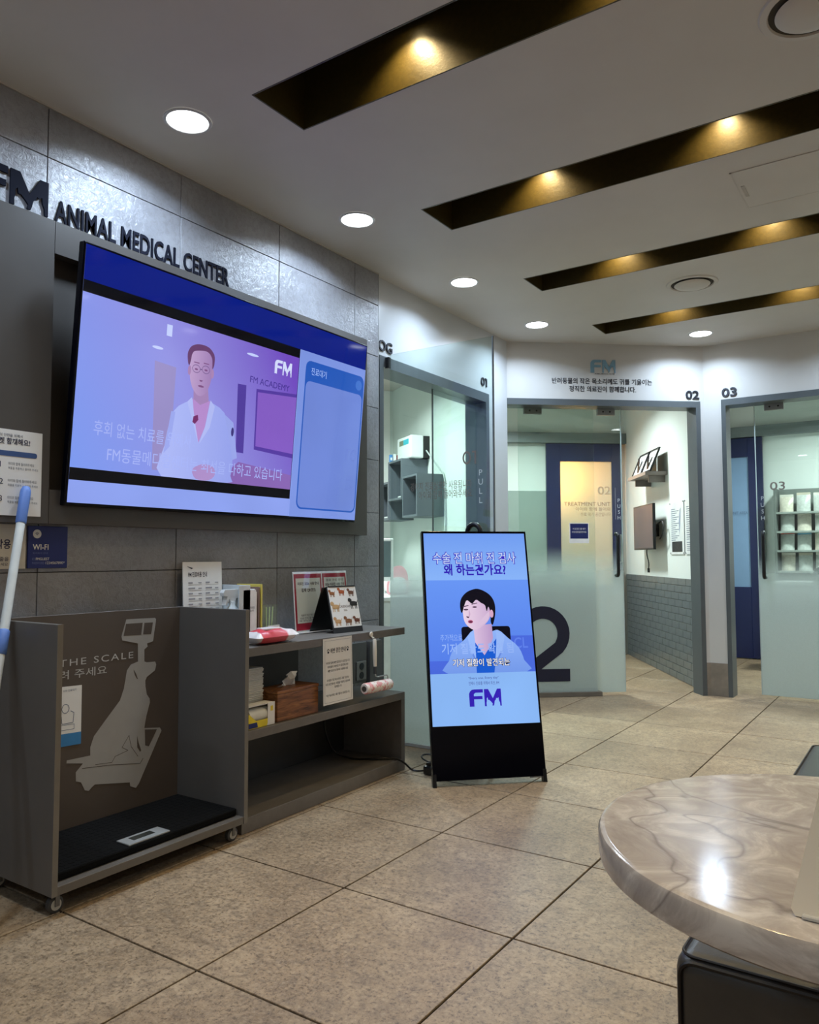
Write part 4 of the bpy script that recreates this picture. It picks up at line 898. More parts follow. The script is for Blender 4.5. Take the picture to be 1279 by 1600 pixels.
for ca, cb in ((.207, .822), (.252, .834)): ft.flat(K, ellipse(ca, cb, .012, .0042, 10), nx()); ft.flat(K, [(ca - .015, cb + .012), (ca + .014, cb + .018), (ca + .014, cb + .022), (ca - .014, cb + .017)], nx())
ft.flat(K, [(.206, .79), (.222, .786), (.219, .780), (.209, .782)], nx())
pieces_on(ks, 'features_picture', ft, emi((84, 58, 84)))
kp('nose_shadow_picture', MB().flat(K, [(.222, .828), (.228, .80), (.224, .786), (.218, .788), (.220, .80)], nx()), emi((204, 170, 202)))
kp('mouth_picture', MB().flat(K, ellipse(.226, .762, .013, .0085, 14), nx()), emi((186, 92, 130)))
kp('mouth_gap_picture', MB().flat(K, ellipse(.227, .761, .010, .0045, 12), nx()), emi((96, 36, 66)))
kp('title', MB().text('수술 전 마취 전 검사', K, .268, 1.052, .056, nx(), align='CENTER', width=.434, bold=.05), emi((58, 40, 190)))
kp('title_fill', MB().text('수술 전 마취 전 검사', K, .268, 1.052, .056, nx(), align='CENTER', width=.4256), emi((206, 222, 255)))
kp('title', MB().text('왜 하는건가요?', K, .266, .994, .052, nx(), align='CENTER', width=.32, bold=.028), emi((48, 24, 178)))
kp('subtitle', MB().text('추가적으로', K, .07, .668, .032, nx(), width=.11), emi((150, 182, 248)))
kp('subtitle', MB().text('기저 질환도 확인 됨', K, .254, .606, .048, nx(), align='CENTER', width=.36, bold=.014), emi((150, 182, 248)))
kp('subtitle_outline', MB().text('기저 질환이 발견되는', K, .268, .546, .034, nx(), align='CENTER', width=.288, bold=.05), emi((14, 10, 40)))
kp('subtitle', MB().text('기저 질환이 발견되는', K, .268, .546, .034, nx(), align='CENTER', width=.284, bold=.008), emi((250, 248, 255)))
kp('lettering', MB().text('“Every one, Every day”', K, .273, .484, .013, nx(), align='CENTER', width=.152).text('언제나 진료를 위해서 최선, FM', K, .273, .457, .016, nx(), align='CENTER', width=.150), emi((60, 70, 150)))
lgm = MB(); c_ = nx()
for q in islands(fm_logo(K, .196, .357, .080, c_, .00005, .158)): lgm.add(q.v, q.f)
kp('screen_logo', lgm, emi((52, 30, 180)))
obj('maker_plate', MB().box(K, .469, .518, .0235, .0275, -.01, .003), mat((150, 152, 156), .3, .8), parent=ke)
# power cord and plug adapter
cm_ = spline([LW(1.60, .20, .03), (-.30, 1.62, .06), (-.22, 1.72, .0645), (-.16, 1.78, .0645)], 5)
cord = spline([(-.33, 1.60, .30), (-.33, 1.61, .20), (-.30, 1.64, .10), (-.22, 1.68, .065), (-.12, 1.73, .066), (-.035, 1.79, .066), (.004, 1.815, .045), (.03, 1.84, .012), (.07, 1.85, .008), (.11, 1.85, .018)], 5)
pc = obj('power_cord', MB().tube(cord, .0048, 8), M_BLACK, label='black power cord running from the shelf to the adapter on the floor', cat='cord', smooth=True)
ad = empty('plug_adapter', (.14, 1.85, 0), 'black plug adapter with coiled lead on the floor beside the display stand', 'adapter')
obj('body', MB().box(WF, .105, .16, 1.825, 1.87, .001, .045, .01).box(WF, .118, .148, 1.835, 1.86, .045, .06, .004), M_BLACK, parent=ad)
lp = [(.13 + .045 * math.cos(q), 1.855 + .03 * math.sin(q), .055 + .028 * math.sin(q * .5 + .6) + .002 * q) for q in [k * .5 for k in range(18)]]
obj('lead', MB().tube(spline(lp, 3), .0042, 7).tube(spline([(.16, 1.85, .02), (.20, 1.86, .035), (.26, 1.86, .03), (.31, 1.80, .02), (.33, 1.79, .06)], 4), .0045, 7), M_BLACK, parent=ad, smooth=True)

# ------------------------------------------------------------------ round marble table, card holder, bench
TC = Vector((2.1193, -.3264, 0)); ZTAB = .72
tb_ = empty('round_table', TC, 'round beige marble table with a glossy top in the right foreground', 'table')
TF = FR((TC.x, TC.y, 0), (1, 0, 0), (0, 1, 0))
obj('table_top', MB().lathe(TF, [(.29, ZTAB - .039), (.2955, ZTAB - .035), (.297, ZTAB - .028), (.297, ZTAB - .006), (.2945, ZTAB - .0015), (.290, ZTAB), (.288, ZTAB)], 96), M_MARBLE, parent=tb_, smooth=True)
obj('column', MB().lathe(TF, [(.03, .02), (.03, ZTAB - .045), (.09, ZTAB - .0395)], 24), M_METAL, parent=tb_, smooth=True)
obj('base', MB().lathe(TF, [(.16, .001), (.16, .01), (.15, .018), (.04, .022)], 48), M_METAL, parent=tb_, smooth=True)
ch = empty('card_holder', (2.16, -.57, ZTAB), 'white slanted card holder standing on the marble table', 'card holder')
CH = FR((2.084, -.578, ZTAB + .001), (1, -.02, 0), (0, .42, 1))
obj('card', MB().poly(CH, [(.004, 0), (.16, 0), (.16, .30), (.060, .30), (.0, .006)], -.008, 0), mat((236, 226, 208), .35, var=.03), parent=ch)
obj('foot', MB().box(FR((2.084, -.578, ZTAB + .0005), (1, -.02, 0), (0, 1, 0)), .01, .16, -.004, .11, 0, .004, .001, 1), mat((206, 204, 198), .3), parent=ch)
BX0, BX1, BY0, BY1, BZ = 1.852, 2.62, -.155, 1.46, .45
be = empty('bench', ((BX0 + BX1) / 2, (BY0 + BY1) / 2, 0), 'long charcoal leather bench partly under the marble table', 'bench')
M_LEATHER = mat((68, 65, 61), .30, var=.08, scale=30, bump=.12, bscale=260)
obj('seat', MB().box(WF, BX0, BX1, BY0, BY1, .05, BZ, .028, 4), M_LEATHER, parent=be, smooth=True)
obj('plinth', MB().box(WF, BX0 + .05, BX1 - .05, BY0 + .05, BY1 - .05, .001, .05), M_BLACK, parent=be)
BFR = FR((0, BY0 - .0005, 0), (1, 0, 0), (0, 0, 1))
pth = [BFR(a, b, -.0035) for a, b in rrect(BX0 + .010, BX1 - .010, .062, BZ - .010, .022, 5)]
obj('piping', MB().tube(pth, .0035, 6, closed=True), mat((24, 22, 22), .5), parent=be, smooth=True)
pth = [Vector((a, b, BZ - .0035)) for a, b in rrect(BX0 + .010, BX1 - .010, BY0 + .010, BY1 - .010, .022, 5)]
obj('stitching', MB().tube(pth, .0025, 6, closed=True), mat((40, 34, 30), .5), parent=be, smooth=True)
# ------------------------------------------------------------------ room 02 fittings
RW = FR((.587, 5.143, 0), (.533, -.846, 0), (0, 0, 1))         # right wall of room 02; local a = -t
wains = obj('trim_6', MB().box(RW, -2.24, .125, 0, .872, -.004, .001), mat((84, 88, 88), .8), kind='structure')
M_BRICK = mat((106, 112, 112), .3, var=.1, scale=18, bump=.2, bscale=40)
bl, bh_ = .20, .0625; q = MB().box(FR((0, 0, 0), RW.r, (0, 0, 1)), -bl / 2 + .002, bl / 2 - .002, -bh_ / 2 + .002, bh_ / 2 - .002, 0, .009, .002, 1)
bme = bpy.data.meshes.new('brick_tile'); bme.from_pydata([tuple(v) for v in q.v], [], q.f); bme.materials.append(M_BRICK)
hq = MB().box(FR((0, 0, 0), RW.r, (0, 0, 1)), -bl / 4 + .002, bl / 4 - .002, -bh_ / 2 + .002, bh_ / 2 - .002, 0, .009, .002, 1)
hme = bpy.data.meshes.new('half_brick_tile'); hme.from_pydata([tuple(v) for v in hq.v], [], hq.f); hme.materials.append(M_BRICK)
for r_ in range(14):
    off = .1 if r_ % 2 else 0
    for k in range(12):
        a = .115 - .1 - k * bl - off
        if a - bl / 2 < -2.235:
            if a > -2.235: o = bpy.data.objects.new('brick', hme); COL.objects.link(o); o.parent = wains; o.location = RW(a + bl / 4, (r_ + .5) * bh_, .001) - wains.location
            continue
        o = bpy.data.objects.new('brick', bme); COL.objects.link(o); o.parent = wains; o.location = RW(a, (r_ + .5) * bh_, .001) - wains.location
    if off:
        o = bpy.data.objects.new('brick', hme); COL.objects.link(o); o.parent = wains; o.location = RW(.065, (r_ + .5) * bh_, .001) - wains.location
# back: header rail, pale panel, blue sliding door with backlit frosted window
obj('trim_7', MB().box(RB, -1.9, .40, 2.298, 2.41, .0, .09, .003), mat((118, 126, 128), .4, .3), kind='structure')
obj('wall_panel', MB().box(RB, -1.9, -.50, .0, 1.778, .001, .012), mat((150, 164, 158), .5, var=.03), kind='structure')
M_BLUE = mat((14, 26, 76), .35, var=.04)
def blue_door(name, fr, a0, a1, w0, w1, z0, z1, top, pane_mat, c0, c1, kind='structure'):
    e_ = empty(name, fr((a0 + a1) / 2, 0, (c0 + c1) / 2), kind=kind)
    obj('door_leaf', MB().box(fr, a0, w0, .01, top, c0, c1, .002, 1).box(fr, w1, a1, .01, top, c0, c1, .002, 1).box(fr, w0, w1, .01, z0, c0, c1, .002, 1).box(fr, w0, w1, z1, top, c0, c1, .002, 1), M_BLUE, parent=e_)
    obj('door_pane', MB().box(fr, w0, w1, z0, z1, (c0 + c1) / 2 - .003, (c0 + c1) / 2 + .003), pane_mat, parent=e_)
    return e_
frosted = glassmat((.95, .96, .95), base=.90, f0=.04)
b2 = blue_door('door_4', RB, -.512, .335, -.36, .22, .75, 2.10, 2.295, frosted, .02, .06)
obj('handle', MB().tube([RB(.30, 1.0, .062), RB(.30, 1.0, .085), RB(.30, 1.3, .085), RB(.30, 1.3, .062)], .008, 8), M_ALU, parent=b2, smooth=True)
# shelf with certificates
ws = empty('wall_shelf', RW(-.96, 1.80, .1), 'small grey wall shelf holding two framed certificates behind the middle door', 'shelf')
obj('board', MB().box(RW, -1.27, -.65, 1.80, 1.832, .001, .20, .002), mat((128, 118, 112), .4), parent=ws)
for a_ in (-1.2, -.74): obj('bracket', MB().box(RW, a_, a_ + .02, 1.74, 1.80, .001, .15), mat((128, 118, 112), .4), parent=ws)
for k, a0 in enumerate((-1.30, -.955)):
    cf = FR(RW(a0 + .0, 1.834, .15), RW.r, Vector((0, 0, 1)) - RW.n * .42)
    wdt = .33 if k == 0 else .31
    fe = empty('framed_certificate', RW(a0 + .15, 1.834, .1), ('left' if k == 0 else 'right') + ' one of the two black-framed certificates on the wall shelf', 'certificate', 'certificates on the wall shelf')
    fr_ = MB(); hgt = .235
    fr_.box(cf, 0, wdt, 0, .014, 0, .012).box(cf, 0, wdt, hgt - .014, hgt, 0, .012).box(cf, 0, .014, .014, hgt - .014, 0, .012).box(cf, wdt - .014, wdt, .014, hgt - .014, 0, .012).box(cf, 0, wdt, 0, hgt, -.004, 0)
    obj('frame', fr_, M_BLACK, parent=fe)
    pg = obj('paper', MB().rect(cf, .014, wdt - .014, .014, hgt - .014, .002), M_PAPER, parent=fe)
    t = MB()
    for z in (.17, .15, .13, .11, .06): t.box(cf, .07, wdt - .07, z, z + .005, .0022, .0026)
    t.flat(cf, ellipse(wdt - .085, .06, .018, .018, 12), .0027)
    obj('print_lines', t, mat((120, 130, 160), .7), parent=pg)
    obj('easel', MB().box(FR(cf(wdt / 2 - .03, .01, -.004), RW.r, Vector((0, 0, 1)) - RW.n * .1), 0, .06, 0, .17, -.004, -.001), M_BLACK, parent=fe)
# wall monitor
mn = empty('wall_monitor', RW(-1.07, 1.12, .06), 'black wall monitor on a bracket under the certificates', 'monitor')
MF = FR(RW(0, 0, .12), RW.r, (0, 0, 1))
obj('housing', MB().box(MF, -1.40, -.72, 1.125, 1.55, -.025, 0, .003).box(MF, -1.2, -.85, 1.2, 1.42, -.05, -.025, .006), M_BLACK, parent=mn)
obj('screen', MB().rect(MF, -1.39, -.73, 1.14, 1.54, .0006), mat((46, 46, 66), .12), parent=mn)
obj('bracket', MB().box(RW, -1.05, -.95, 1.25, 1.37, .001, .02).box(RW, -1.02, -.98, 1.29, 1.33, .02, .07), M_BLACK, parent=mn)
obj('cable', MB().tube(spline([RW(-.72, 1.22, .06), RW(-.66, 1.25, .06), RW(-.64, 1.32, .05), RW(-.68, 1.38, .05), RW(-.74, 1.36, .07)], 4), .006, 8), M_BLACK, parent=mn, smooth=True)
obj('cable', MB().tube(spline([RW(-1.05, 1.13, .09), RW(-1.05, 1.08, .09), RW(-1.03, 1.0, .08), RW(-1.04, .95, .08)], 4), .005, 8), M_BLACK, parent=mn, smooth=True)
obj('plug', MB().tube([RW(-1.04, .95, .08), RW(-1.04, .91, .08)], .011, 8), M_BLACK, parent=mn, smooth=True)
# two clear-sleeved posters
for k, (a0, a1) in enumerate(((-.585, -.205), (-.175, .05))):
    pe_ = obj('sleeved_poster', MB().box(RW, a0, a1, 1.078, 1.54, .004, .007, .001, 1), mat((226, 230, 230), .3), label=('poster with a dark photo in a clear sleeve right of the wall monitor', 'text poster in a clear sleeve beside the middle door frame')[k], cat='poster', group='sleeved posters in the middle room')
    t = MB(); wd_ = a1 - a0
    for r_ in range(16): t.box(RW, a0 + .04, a0 + .04 + wd_ * (.3 + .25 * ((r_ * 7) % 3) / 2), 1.20 + r_ * .018, 1.207 + r_ * .018, .007, .0076)
    if k == 1:
        for r_ in range(5): t.box(RW, a0 + .04, a0 + .04 + wd_ * .5, 1.11 + r_ * .016, 1.116 + r_ * .016, .007, .0076)
    obj('print_lines', t, mat((130, 138, 150), .7), parent=pe_)
    if k == 0:
        obj('photo', MB().rect(RW, a0 + .05, a1 - .05, 1.10, 1.19, .0078), mat((46, 48, 50), .5, var=.8, scale=60), parent=pe_)
        obj('figure_picture', MB().flat(RW, [(a1 - .12, 1.24), (a1 - .09, 1.34), (a1 - .07, 1.48), (a1 - .10, 1.46), (a1 - .13, 1.36)], .0078), mat((150, 160, 180), .6), parent=pe_)
    for aa in (a0 + .012, a1 - .012):
        for zz in (1.09, 1.528): obj('stud', MB().lathe(FR(RW(aa, zz, .007), RW.r, (0, 0, 1)), [(.006, 0), (.006, .004), (.003, .006)], 10), M_METAL, parent=pe_, smooth=True)

# ------------------------------------------------------------------ room 03 fittings
obj('trim_8', MB().box(R3, .1, 3.1, 2.305, 2.415, .0, .09, .003), mat((118, 126, 128), .4, .3), kind='structure')
bluepane = mat((124, 156, 190), .35, var=.05, scale=2)  # blue daylight put into the pane's colour, no light behind it
b3 = blue_door('door_5', R3, -.02, .775, .12, .635, .742, 2.10, 2.30, bluepane, .02, .06)
obj('lettering', MB().text('TREATMENT UNIT AREA', R3, .62, 1.50, .028, .0612, align='RIGHT', width=.36), mat((86, 106, 132), .6), parent=b3)
rk = empty('reflected_rack', (1.45, 7.1, 0), 'grey shop rack of hanging pet food pouches imitating a reflection in the rightmost glass door', 'rack')  # modelled stand-in for the door glass reflecting a rack behind the viewer
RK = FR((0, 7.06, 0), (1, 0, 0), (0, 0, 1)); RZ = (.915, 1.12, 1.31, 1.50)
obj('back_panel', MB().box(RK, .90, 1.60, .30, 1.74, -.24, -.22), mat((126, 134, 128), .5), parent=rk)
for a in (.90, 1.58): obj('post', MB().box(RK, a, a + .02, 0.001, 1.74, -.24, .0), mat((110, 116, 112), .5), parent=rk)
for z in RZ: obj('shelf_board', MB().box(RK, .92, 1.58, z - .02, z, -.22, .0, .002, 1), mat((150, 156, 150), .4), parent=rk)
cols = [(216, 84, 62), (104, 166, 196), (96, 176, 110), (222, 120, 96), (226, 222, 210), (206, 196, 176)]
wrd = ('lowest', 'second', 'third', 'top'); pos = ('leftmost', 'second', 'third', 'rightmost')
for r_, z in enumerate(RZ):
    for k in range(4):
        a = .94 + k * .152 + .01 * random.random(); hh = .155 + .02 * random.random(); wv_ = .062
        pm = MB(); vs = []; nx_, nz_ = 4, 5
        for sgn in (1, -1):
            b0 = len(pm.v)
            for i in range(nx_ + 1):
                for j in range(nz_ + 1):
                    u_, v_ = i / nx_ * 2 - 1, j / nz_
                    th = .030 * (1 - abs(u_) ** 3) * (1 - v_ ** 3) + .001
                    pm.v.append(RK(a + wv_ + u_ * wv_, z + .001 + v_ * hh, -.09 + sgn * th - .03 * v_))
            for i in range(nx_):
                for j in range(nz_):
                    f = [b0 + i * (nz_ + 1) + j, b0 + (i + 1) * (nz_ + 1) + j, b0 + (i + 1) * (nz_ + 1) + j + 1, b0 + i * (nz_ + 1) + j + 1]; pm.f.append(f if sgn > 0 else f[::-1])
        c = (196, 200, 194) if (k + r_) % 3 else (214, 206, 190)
        o = obj('reflected_pouch', pm, mat(c, .25, var=.15, scale=40), label='%s silvery pet food pouch on the %s shelf of the reflected rack' % (pos[k], wrd[r_]), cat='pouch', group='pouches on the %s shelf of the reflected rack' % wrd[r_], smooth=True)
        hc = cols[k % 4] if r_ == 1 else cols[4 + k % 2]  # pale cards carry the warm-white highlights of the pouch tops as colour
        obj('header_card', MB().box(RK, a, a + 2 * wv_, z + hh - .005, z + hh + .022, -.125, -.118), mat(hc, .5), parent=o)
oc = empty('office_chair', (1.62, 5.75, 0), 'dark office chair seen blurred through the frosted rightmost door', 'chair')
OC = FR((1.62, 5.75, 0), (1, 0, 0), (0, 0, 1))
obj('backrest', MB().poly(OC, rrect(-.24, .24, .52, .98, .09, 5), -.03, .03), mat((70, 74, 76), .6), parent=oc)
obj('seat', MB().box(OC, -.24, .24, .42, .49, -.48, -.02, .03), mat((70, 74, 76), .6), parent=oc)
obj('column', MB().tube([OC(0, .08, -.25), OC(0, .42, -.25)], .025, 12), M_METAL, parent=oc, smooth=True)
obj('spine', MB().tube([OC(0, .44, -.2), OC(0, .46, .05), OC(0, .70, .04)], .02, 8), M_BLACK, parent=oc, smooth=True)
for k in range(5):
    t_ = 2 * math.pi * k / 5; o = obj('foot', MB().tube([OC(0, .09, -.25), OC(.27 * math.cos(t_), .06, -.25 + .27 * math.sin(t_))], .016, 8), M_BLACK, parent=oc)
    obj('castor', MB().ball(OC(.27 * math.cos(t_), .029, -.25 + .27 * math.sin(t_)), .028, .028, .028, 10, 6), M_BLACK, parent=o, smooth=True)
ct = empty('exam_table', (1.35, 6.55, 0), 'white edged exam table seen blurred through the frosted rightmost door', 'table')
obj('table_top', MB().box(WF, 1.0, 1.9, 6.38, 6.72, .80, .83, .003), M_PLASTIC, parent=ct)
for a in (1.03, 1.83):
    for b in (6.41, 6.66): obj('leg', MB().box(WF, a, a + .035, b, b + .035, .001, .80), mat((140, 146, 148), .4), parent=ct)

# ------------------------------------------------------------------ room 01 fittings
M_CUBE = mat((92, 100, 108), .45, var=.05)
def kbox(mb, k0, k1, z0, z1, o0, o1, **kw): return mb.box(DW, min(dk(k0), dk(k1)), max(dk(k0), dk(k1)), z0, z1, o0, o1, **kw)
cubes = [(1.42, 1.78, 1.40, 1.745, 'leftmost grey wall cube with a white bone model, cut off by the tiled wall'), (1.09, 1.42, 1.565, 1.92, 'upper grey wall cube under the white device'), (.745, 1.075, 1.40, 1.755, 'lower right grey wall cube with a pink-capped bottle')]
for k0, k1, z0, z1, lb in cubes:
    cb = empty('wall_cube', DW((dk(k0) + dk(k1)) / 2, z0, .125), lb, 'shelf', 'grey wall cubes in the left room')
    T_ = .018
    kbox_ = lambda *a: kbox(MB(), *a)
    obj('side_board', kbox_(k0, k0 + T_, z0, z1, .001, .25), M_CUBE, parent=cb); obj('side_board', kbox_(k1 - T_, k1, z0, z1, .001, .25), M_CUBE, parent=cb)
    obj('top_board', kbox_(k0 + T_, k1 - T_, z1 - T_, z1, .001, .25), M_CUBE, parent=cb); obj('bottom_board', kbox_(k0 + T_, k1 - T_, z0, z0 + T_, .001, .25), M_CUBE, parent=cb)
    obj('back_board', kbox_(k0 + T_, k1 - T_, z0 + T_, z1 - T_, .001, .01), M_CUBE, parent=cb)
dv_ = empty('wall_device', DW(dk(1.2), 1.925, .08), 'white wall device with a glowing cyan display above the grey cubes', 'device')
obj('body', kbox(MB(), 1.04, 1.36, 1.922, 2.125, .06, .185, bev=.012), M_PLASTIC, parent=dv_)
obj('back_shell', kbox(MB(), 1.045, 1.355, 1.925, 2.12, .001, .06), M_BLACK, parent=dv_)
obj('display', kbox(MB(), 1.08, 1.20, 2.05, 2.095, .185, .187), emi((60, 220, 235)), parent=dv_)
obj('display_label', kbox(MB(), 1.20, 1.30, 2.05, 2.095, .185, .187), mat((120, 128, 104), .4), parent=dv_)
obj('cable', MB().tube(spline([DW(dk(1.03), 1.99, .04), DW(dk(.92), 1.90, .03), DW(dk(.80), 1.80, .015), DW(dk(.72), 1.72, .012), DW(dk(.70), 1.45, .012), DW(dk(.70), 1.25, .012)], 5), .006, 8), mat((176, 182, 182), .5), parent=dv_, smooth=True)
def botl(name, k, z, o, r, h, c, cap, label):
    fr = FR(DW(dk(k), z, o), (1, 0, 0), (0, 1, 0)); b = obj(name, MB().lathe(fr, [(r, 0), (r, h * .65), (r * .6, h * .78), (r * .6, h * .8)], 14), mat(c, .4), label=label, cat='bottle', smooth=True)
    obj('cap', MB().lathe(fr, [(r * .8, h * .8), (r * .8, h)], 14), mat(cap, .4), parent=b, smooth=True)
botl('bottle', .80, 1.419, .19, .016, .085, (226, 226, 226), (226, 130, 150), 'small white bottle with a pink cap in the lower right cube')
for k, z, lb in ((1.15, 1.583, 'small tan joint model on a white base in the upper cube'), (1.50, 1.419, 'pale bone model on a white base in the leftmost cube')):
    m_ = obj('bone_model', MB().tube([DW(dk(k), z + .012, .17), DW(dk(k), z + .05, .17), DW(dk(k + .01), z + .09, .175), DW(dk(k), z + .135, .17), DW(dk(k), z + .15, .17)], [.012, .018, .010, .020, .012], 10), mat((206, 188, 156), .5), label=lb, cat='model', smooth=True)
    obj('base', kbox(MB(), k - .05, k + .05, z + .001, z + .012, .13, .24), M_PLASTIC, parent=m_)
for i, (c, lb) in enumerate((((70, 130, 190), 'small blue box on the upper cube'), ((228, 228, 226), 'small white box on the upper cube'), ((150, 40, 50), 'small dark red box on the upper cube'))):
    o = obj('medicine_box', kbox(MB(), 1.37 + i * -.0 + .0, 1.395, 1.9205, 1.985 + .008 * (i % 2), .225 - i * .035, .25 - i * .035, bev=.001), mat(c, .5), label=lb, cat='box', group='boxes on the upper cube')
    obj('box_label', kbox(MB(), 1.369, 1.37, 1.935, 1.96, .229 - i * .035, .246 - i * .035), M_PAPER, parent=o)
so2 = obj('wall_switch', kbox(MB(), .93, 1.0, 1.08, 1.22, .001, .012, bev=.002), mat((136, 142, 142), .4), label='grey wall switch plate under the cubes', cat='switch')
obj('switch_rocker', kbox(MB(), .945, .985, 1.10, 1.145, .012, .016, bev=.002).box(DW, min(dk(.945), dk(.985)), max(dk(.945), dk(.985)), 1.155, 1.20, .012, .016, .002), mat((96, 100, 102), .4), parent=so2)
so3 = obj('wall_outlet', kbox(MB(), 1.12, 1.19, .86, 1.0, .001, .012, bev=.002), mat((150, 154, 154), .4), label='grey wall outlet above the desk', cat='outlet')
obj('outlet_cord', MB().tube(spline([DW(dk(1.14), .90, .02), DW(dk(1.10), .98, .04), DW(dk(1.04), 1.02, .05), DW(dk(1.0), .95, .05), DW(dk(.95), .84, .06), DW(dk(.9), .79, .07)], 4), .004, 7), M_BLACK, parent=so3, smooth=True)
# desk, monitor, phone, mirror
dz = .76
dsk = empty('desk', DW(dk(1.05), 0, .45), 'white desk with a glass-edged top in the left room', 'desk')
obj('desk_top', kbox(MB(), .35, 1.93, dz - .03, dz, .02, .75, bev=.003), mat((206, 214, 212), .3), parent=dsk)
obj('front_panel', kbox(MB(), .36, .38, .05, dz - .03, .04, .72), mat((196, 206, 204), .4), parent=dsk)
for k in (.42, 1.88):
    for o_ in (.06, .70): obj('leg', kbox(MB(), k, k + .03, .001, dz - .03, o_, o_ + .03), M_ALU, parent=dsk)
mo = empty('desk_monitor', (-1.40, 3.60, dz), 'white-framed monitor on the desk at the edge of the tiled wall', 'monitor')
MO = FR((-1.40, 3.60, dz), (.45, .9, 0), (0, 0, 1))
obj('housing', MB().box(MO, -.42, .08, .11, .45, -.03, 0, .006), M_PLASTIC, parent=mo)
obj('screen', MB().rect(MO, -.40, .055, .145, .43, .0006), mat((86, 104, 108), .15), parent=mo)
obj('stand', MB().box(MO, -.21, -.15, .02, .2, -.05, -.03).box(MO, -.28, -.08, .001, .015, -.14, .06, .004), M_PLASTIC, parent=mo)
ph = empty('desk_phone', DW(dk(1.0), dz, .42), 'white desk phone next to the monitor in the left room', 'phone')
PH = FR(DW(dk(1.0), dz + .001, .36), (.45, .9, 0), (-.4, .2, .6))
obj('body', MB().box(PH, -.1, .1, .0, .17, -.05, 0, .01), M_PLASTIC, parent=ph)
obj('handset', MB().tube(spline([PH(-.07, .01, .02), PH(-.075, .05, .035), PH(-.075, .12, .035), PH(-.07, .16, .02)], 4), .018, 10), M_PLASTIC, parent=ph, smooth=True)
obj('keypad', MB().box(PH, -.02, .08, .02, .10, 0, .004, .001), mat((120, 128, 130), .5), parent=ph)
mi = empty('desk_mirror', DW(dk(.72), dz, .40), 'rounded pink and white stand on the desk behind the display stand', 'stand')
MI = FR(DW(dk(.74), dz + .001, .42), (.62, .78, 0), (-.08, .06, 1))
obj('plate', MB().poly(MI, catmull([(-.075, .0), (-.09, .06), (-.07, .15), (-.03, .22), (.04, .23), (.085, .17), (.09, .06), (.075, .0)], 4), -.012, 0), mat((226, 168, 176), .4), parent=mi)
obj('face_plate', MB().poly(MI, catmull([(-.062, .012), (-.075, .06), (-.055, .12), (.0, .14), (.06, .125), (.075, .06), (.062, .012)], 4), 0, .003), M_PLASTIC, parent=mi)
obj('foot', MB().box(MI, -.06, .06, 0, .008, -.08, .0, .002), M_PLASTIC, parent=mi)

# ------------------------------------------------------------------ ceiling fixtures and their light
CFR = lambda x, y, z=ZC: FR((x, y, z), (1, 0, 0), (0, -1, 0))    # normal points down
M_RING = mat((196, 196, 196), .35, var=.02); M_GLOW = lampmat((.93, .97, 1.0), 14.0); M_BULB = lampmat((1.0, .74, .36), 30.0)
def downlight(x, y, label, energy=POW_DOWN, color=COOL, group='round white ceiling downlights', glow=None, r=.076):
    e_ = empty('downlight', (x, y, ZC), label, 'ceiling light', group); f = CFR(x, y)
    seg = 40; vs = []; prof = [(r + .013, .0004), (r + .012, .004), (r + .002, .006), (r - .001, .003)]
    m = MB()
    for i in range(seg):
        t_ = 2 * math.pi * i / seg; m.v += [f(q * math.cos(t_), q * math.sin(t_), h) for q, h in prof]
    for i in range(seg):
        j = (i + 1) % seg
        for k in range(3): m.f.append([i * 4 + k, i * 4 + k + 1, j * 4 + k + 1, j * 4 + k])
    obj('ring', m, M_RING, parent=e_, smooth=True)
    obj('diffuser', MB().flat(f, ellipse(0, 0, r, r, 40), .0025), glow or M_GLOW, parent=e_)
    light('lamp', 'AREA', (x, y, ZC - .008), energy, color, e_, shape='DISK', size=2 * r, spread=math.radians(150))
for (x, y, lb) in ((-.058, .477, 'round downlight above the left end of the television'), (-.058, 1.512, 'round downlight above the right end of the television'), (-.058, 2.552, 'round downlight in front of the leftmost glass door'), (-.058, 3.578, 'round downlight left of the middle glass door'), (.844, 4.464, 'round downlight over the pier between the middle and right doors'), (-.058, -.55, 'round downlight out of view beyond the left edge'), (2.0, 4.45, 'round downlight out of view above the right door'), (3.8, 3.9, 'round downlight out of view at the right wall'), (3.7, 2.6, 'round downlight out of view at the far right wall'), (.5, -2.6, 'round downlight out of view behind the viewer'), (3.7, -1.8, 'round downlight out of view behind the viewer to the right')):
    downlight(x, y, lb)
G_ROOM = lampmat((.9, 1.0, .97), 8.0)
downlight(-1.55, 3.25, 'round ceiling lamp inside the left room', POW_ROOM, CLINIC, 'ceiling lamps in the rooms', G_ROOM, .15)
p2 = W2(-.75, 0, -1.3); downlight(p2.x, p2.y, 'round ceiling lamp inside the middle room', POW_ROOM, CLINIC, 'ceiling lamps in the rooms', G_ROOM, .15)
downlight(1.75, 6.2, 'round ceiling lamp inside the right room', POW_ROOM, CLINIC, 'ceiling lamps in the rooms', G_ROOM, .15)
# unseen warm lamp added behind the blue door for the window's orange glow
cl_ = empty('added_window_lamp', RB(-.32, 1.98, -.22), 'added warm lamp behind the frosted window of the blue door', 'lamp')
obj('globe', MB().ball(RB(-.32, 2.02, -.22), .05, .05, .05), lampmat((1, .6, .25), 6), parent=cl_, smooth=True)
obj('rod', MB().tube([RB(-.32, 2.06, -.22), RB(-.32, ZC, -.22)], .006, 8), M_BLACK, parent=cl_)
light('lamp', 'POINT', RB(-.32, 1.93, -.20), 80, (1.0, .36, .07), cl_, shadow_soft_size=.06)
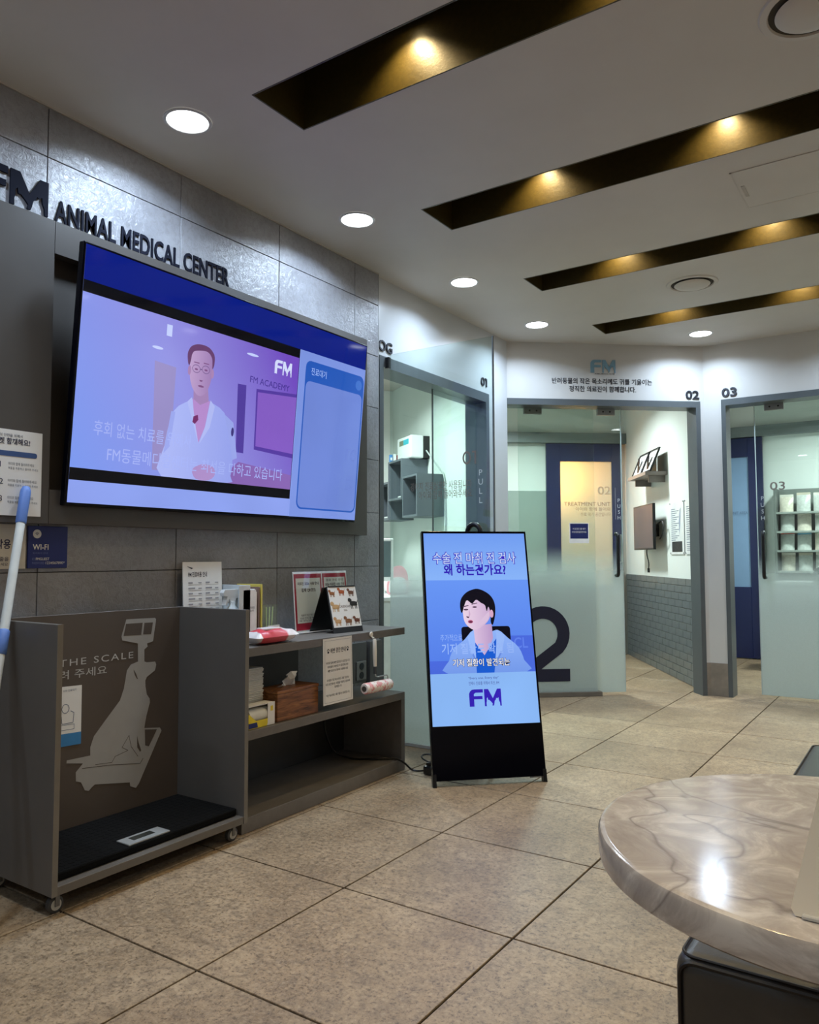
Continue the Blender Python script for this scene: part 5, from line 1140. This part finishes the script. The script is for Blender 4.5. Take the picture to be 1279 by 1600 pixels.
# round ceiling diffusers
def diffuser(x, y, label, r=.125, rot=0):
    e_ = empty('ceiling_diffuser', (x, y, ZC), label, 'vent', 'round ceiling air diffusers'); f = CFR(x, y)
    m = MB(); seg = 40; prof = [(r + .025, .0005), (r + .02, .006), (r, .008), (r - .004, .002)]
    for i in range(seg):
        t_ = 2 * math.pi * i / seg; m.v += [f(q * math.cos(t_), q * math.sin(t_), h) for q, h in prof]
    for i in range(seg):
        j = (i + 1) % seg
        for k in range(3): m.f.append([i * 4 + k, i * 4 + k + 1, j * 4 + k + 1, j * 4 + k])
    obj('rim', m, M_CEIL, parent=e_, smooth=True)
    obj('throat', MB().flat(f, ellipse(0, 0, r - .003, r - .003, 40), .001), mat((62, 56, 46), .8), parent=e_)
    obj('disc', MB().lathe(f, [(r - .03, .004), (r - .022, .010), (r - .03, .016), (r - .055, .020), (.01, .026)], 40), M_CEIL, parent=e_, smooth=True)
diffuser(1.062, 3.348, 'round white air diffuser between the third and fourth light slots')
diffuser(1.965, 1.125, 'round white air diffuser cut off at the top right corner')
diffuser(-1.05, 2.95, 'round white air diffuser on the ceiling of the left room', .14)
# spotlights inside the slots; those of the first two are added and unseen
ordn = ('first', 'second', 'third', 'fourth'); slotn = ('added slot out of view behind the viewer', 'added slot out of view above the viewer', 'nearest visible ceiling slot', 'second visible ceiling slot', 'third visible ceiling slot', 'farthest ceiling slot')
for k, (a, b) in enumerate(SLOTS):
    for i, x in enumerate((.76, 1.56, 2.36, 3.1)):
        yy = b - .075
        e_ = empty('slot_spotlight', (x, yy, ZC + SD), 'warm spotlight %s from the left end of the %s' % (ordn[i], slotn[k]), 'spotlight', 'warm spotlights inside the ceiling slots')
        f = CFR(x, yy, ZC + SD)
        obj('housing', MB().lathe(f, [(.035, .0), (.04, .004), (.04, .05), (.036, .052)], 20), M_BLACK, parent=e_, smooth=True)
        obj('bulb', MB().flat(f, ellipse(0, 0, .018, .018, 20), .0535), M_BULB, parent=e_)
        light('lamp', 'SPOT', (x, yy, ZC + SD - .056), POW_SPOT, WARM, e_, direction=(0, .10, -1), spot_size=math.radians(120), spot_blend=.9, shadow_soft_size=.024)
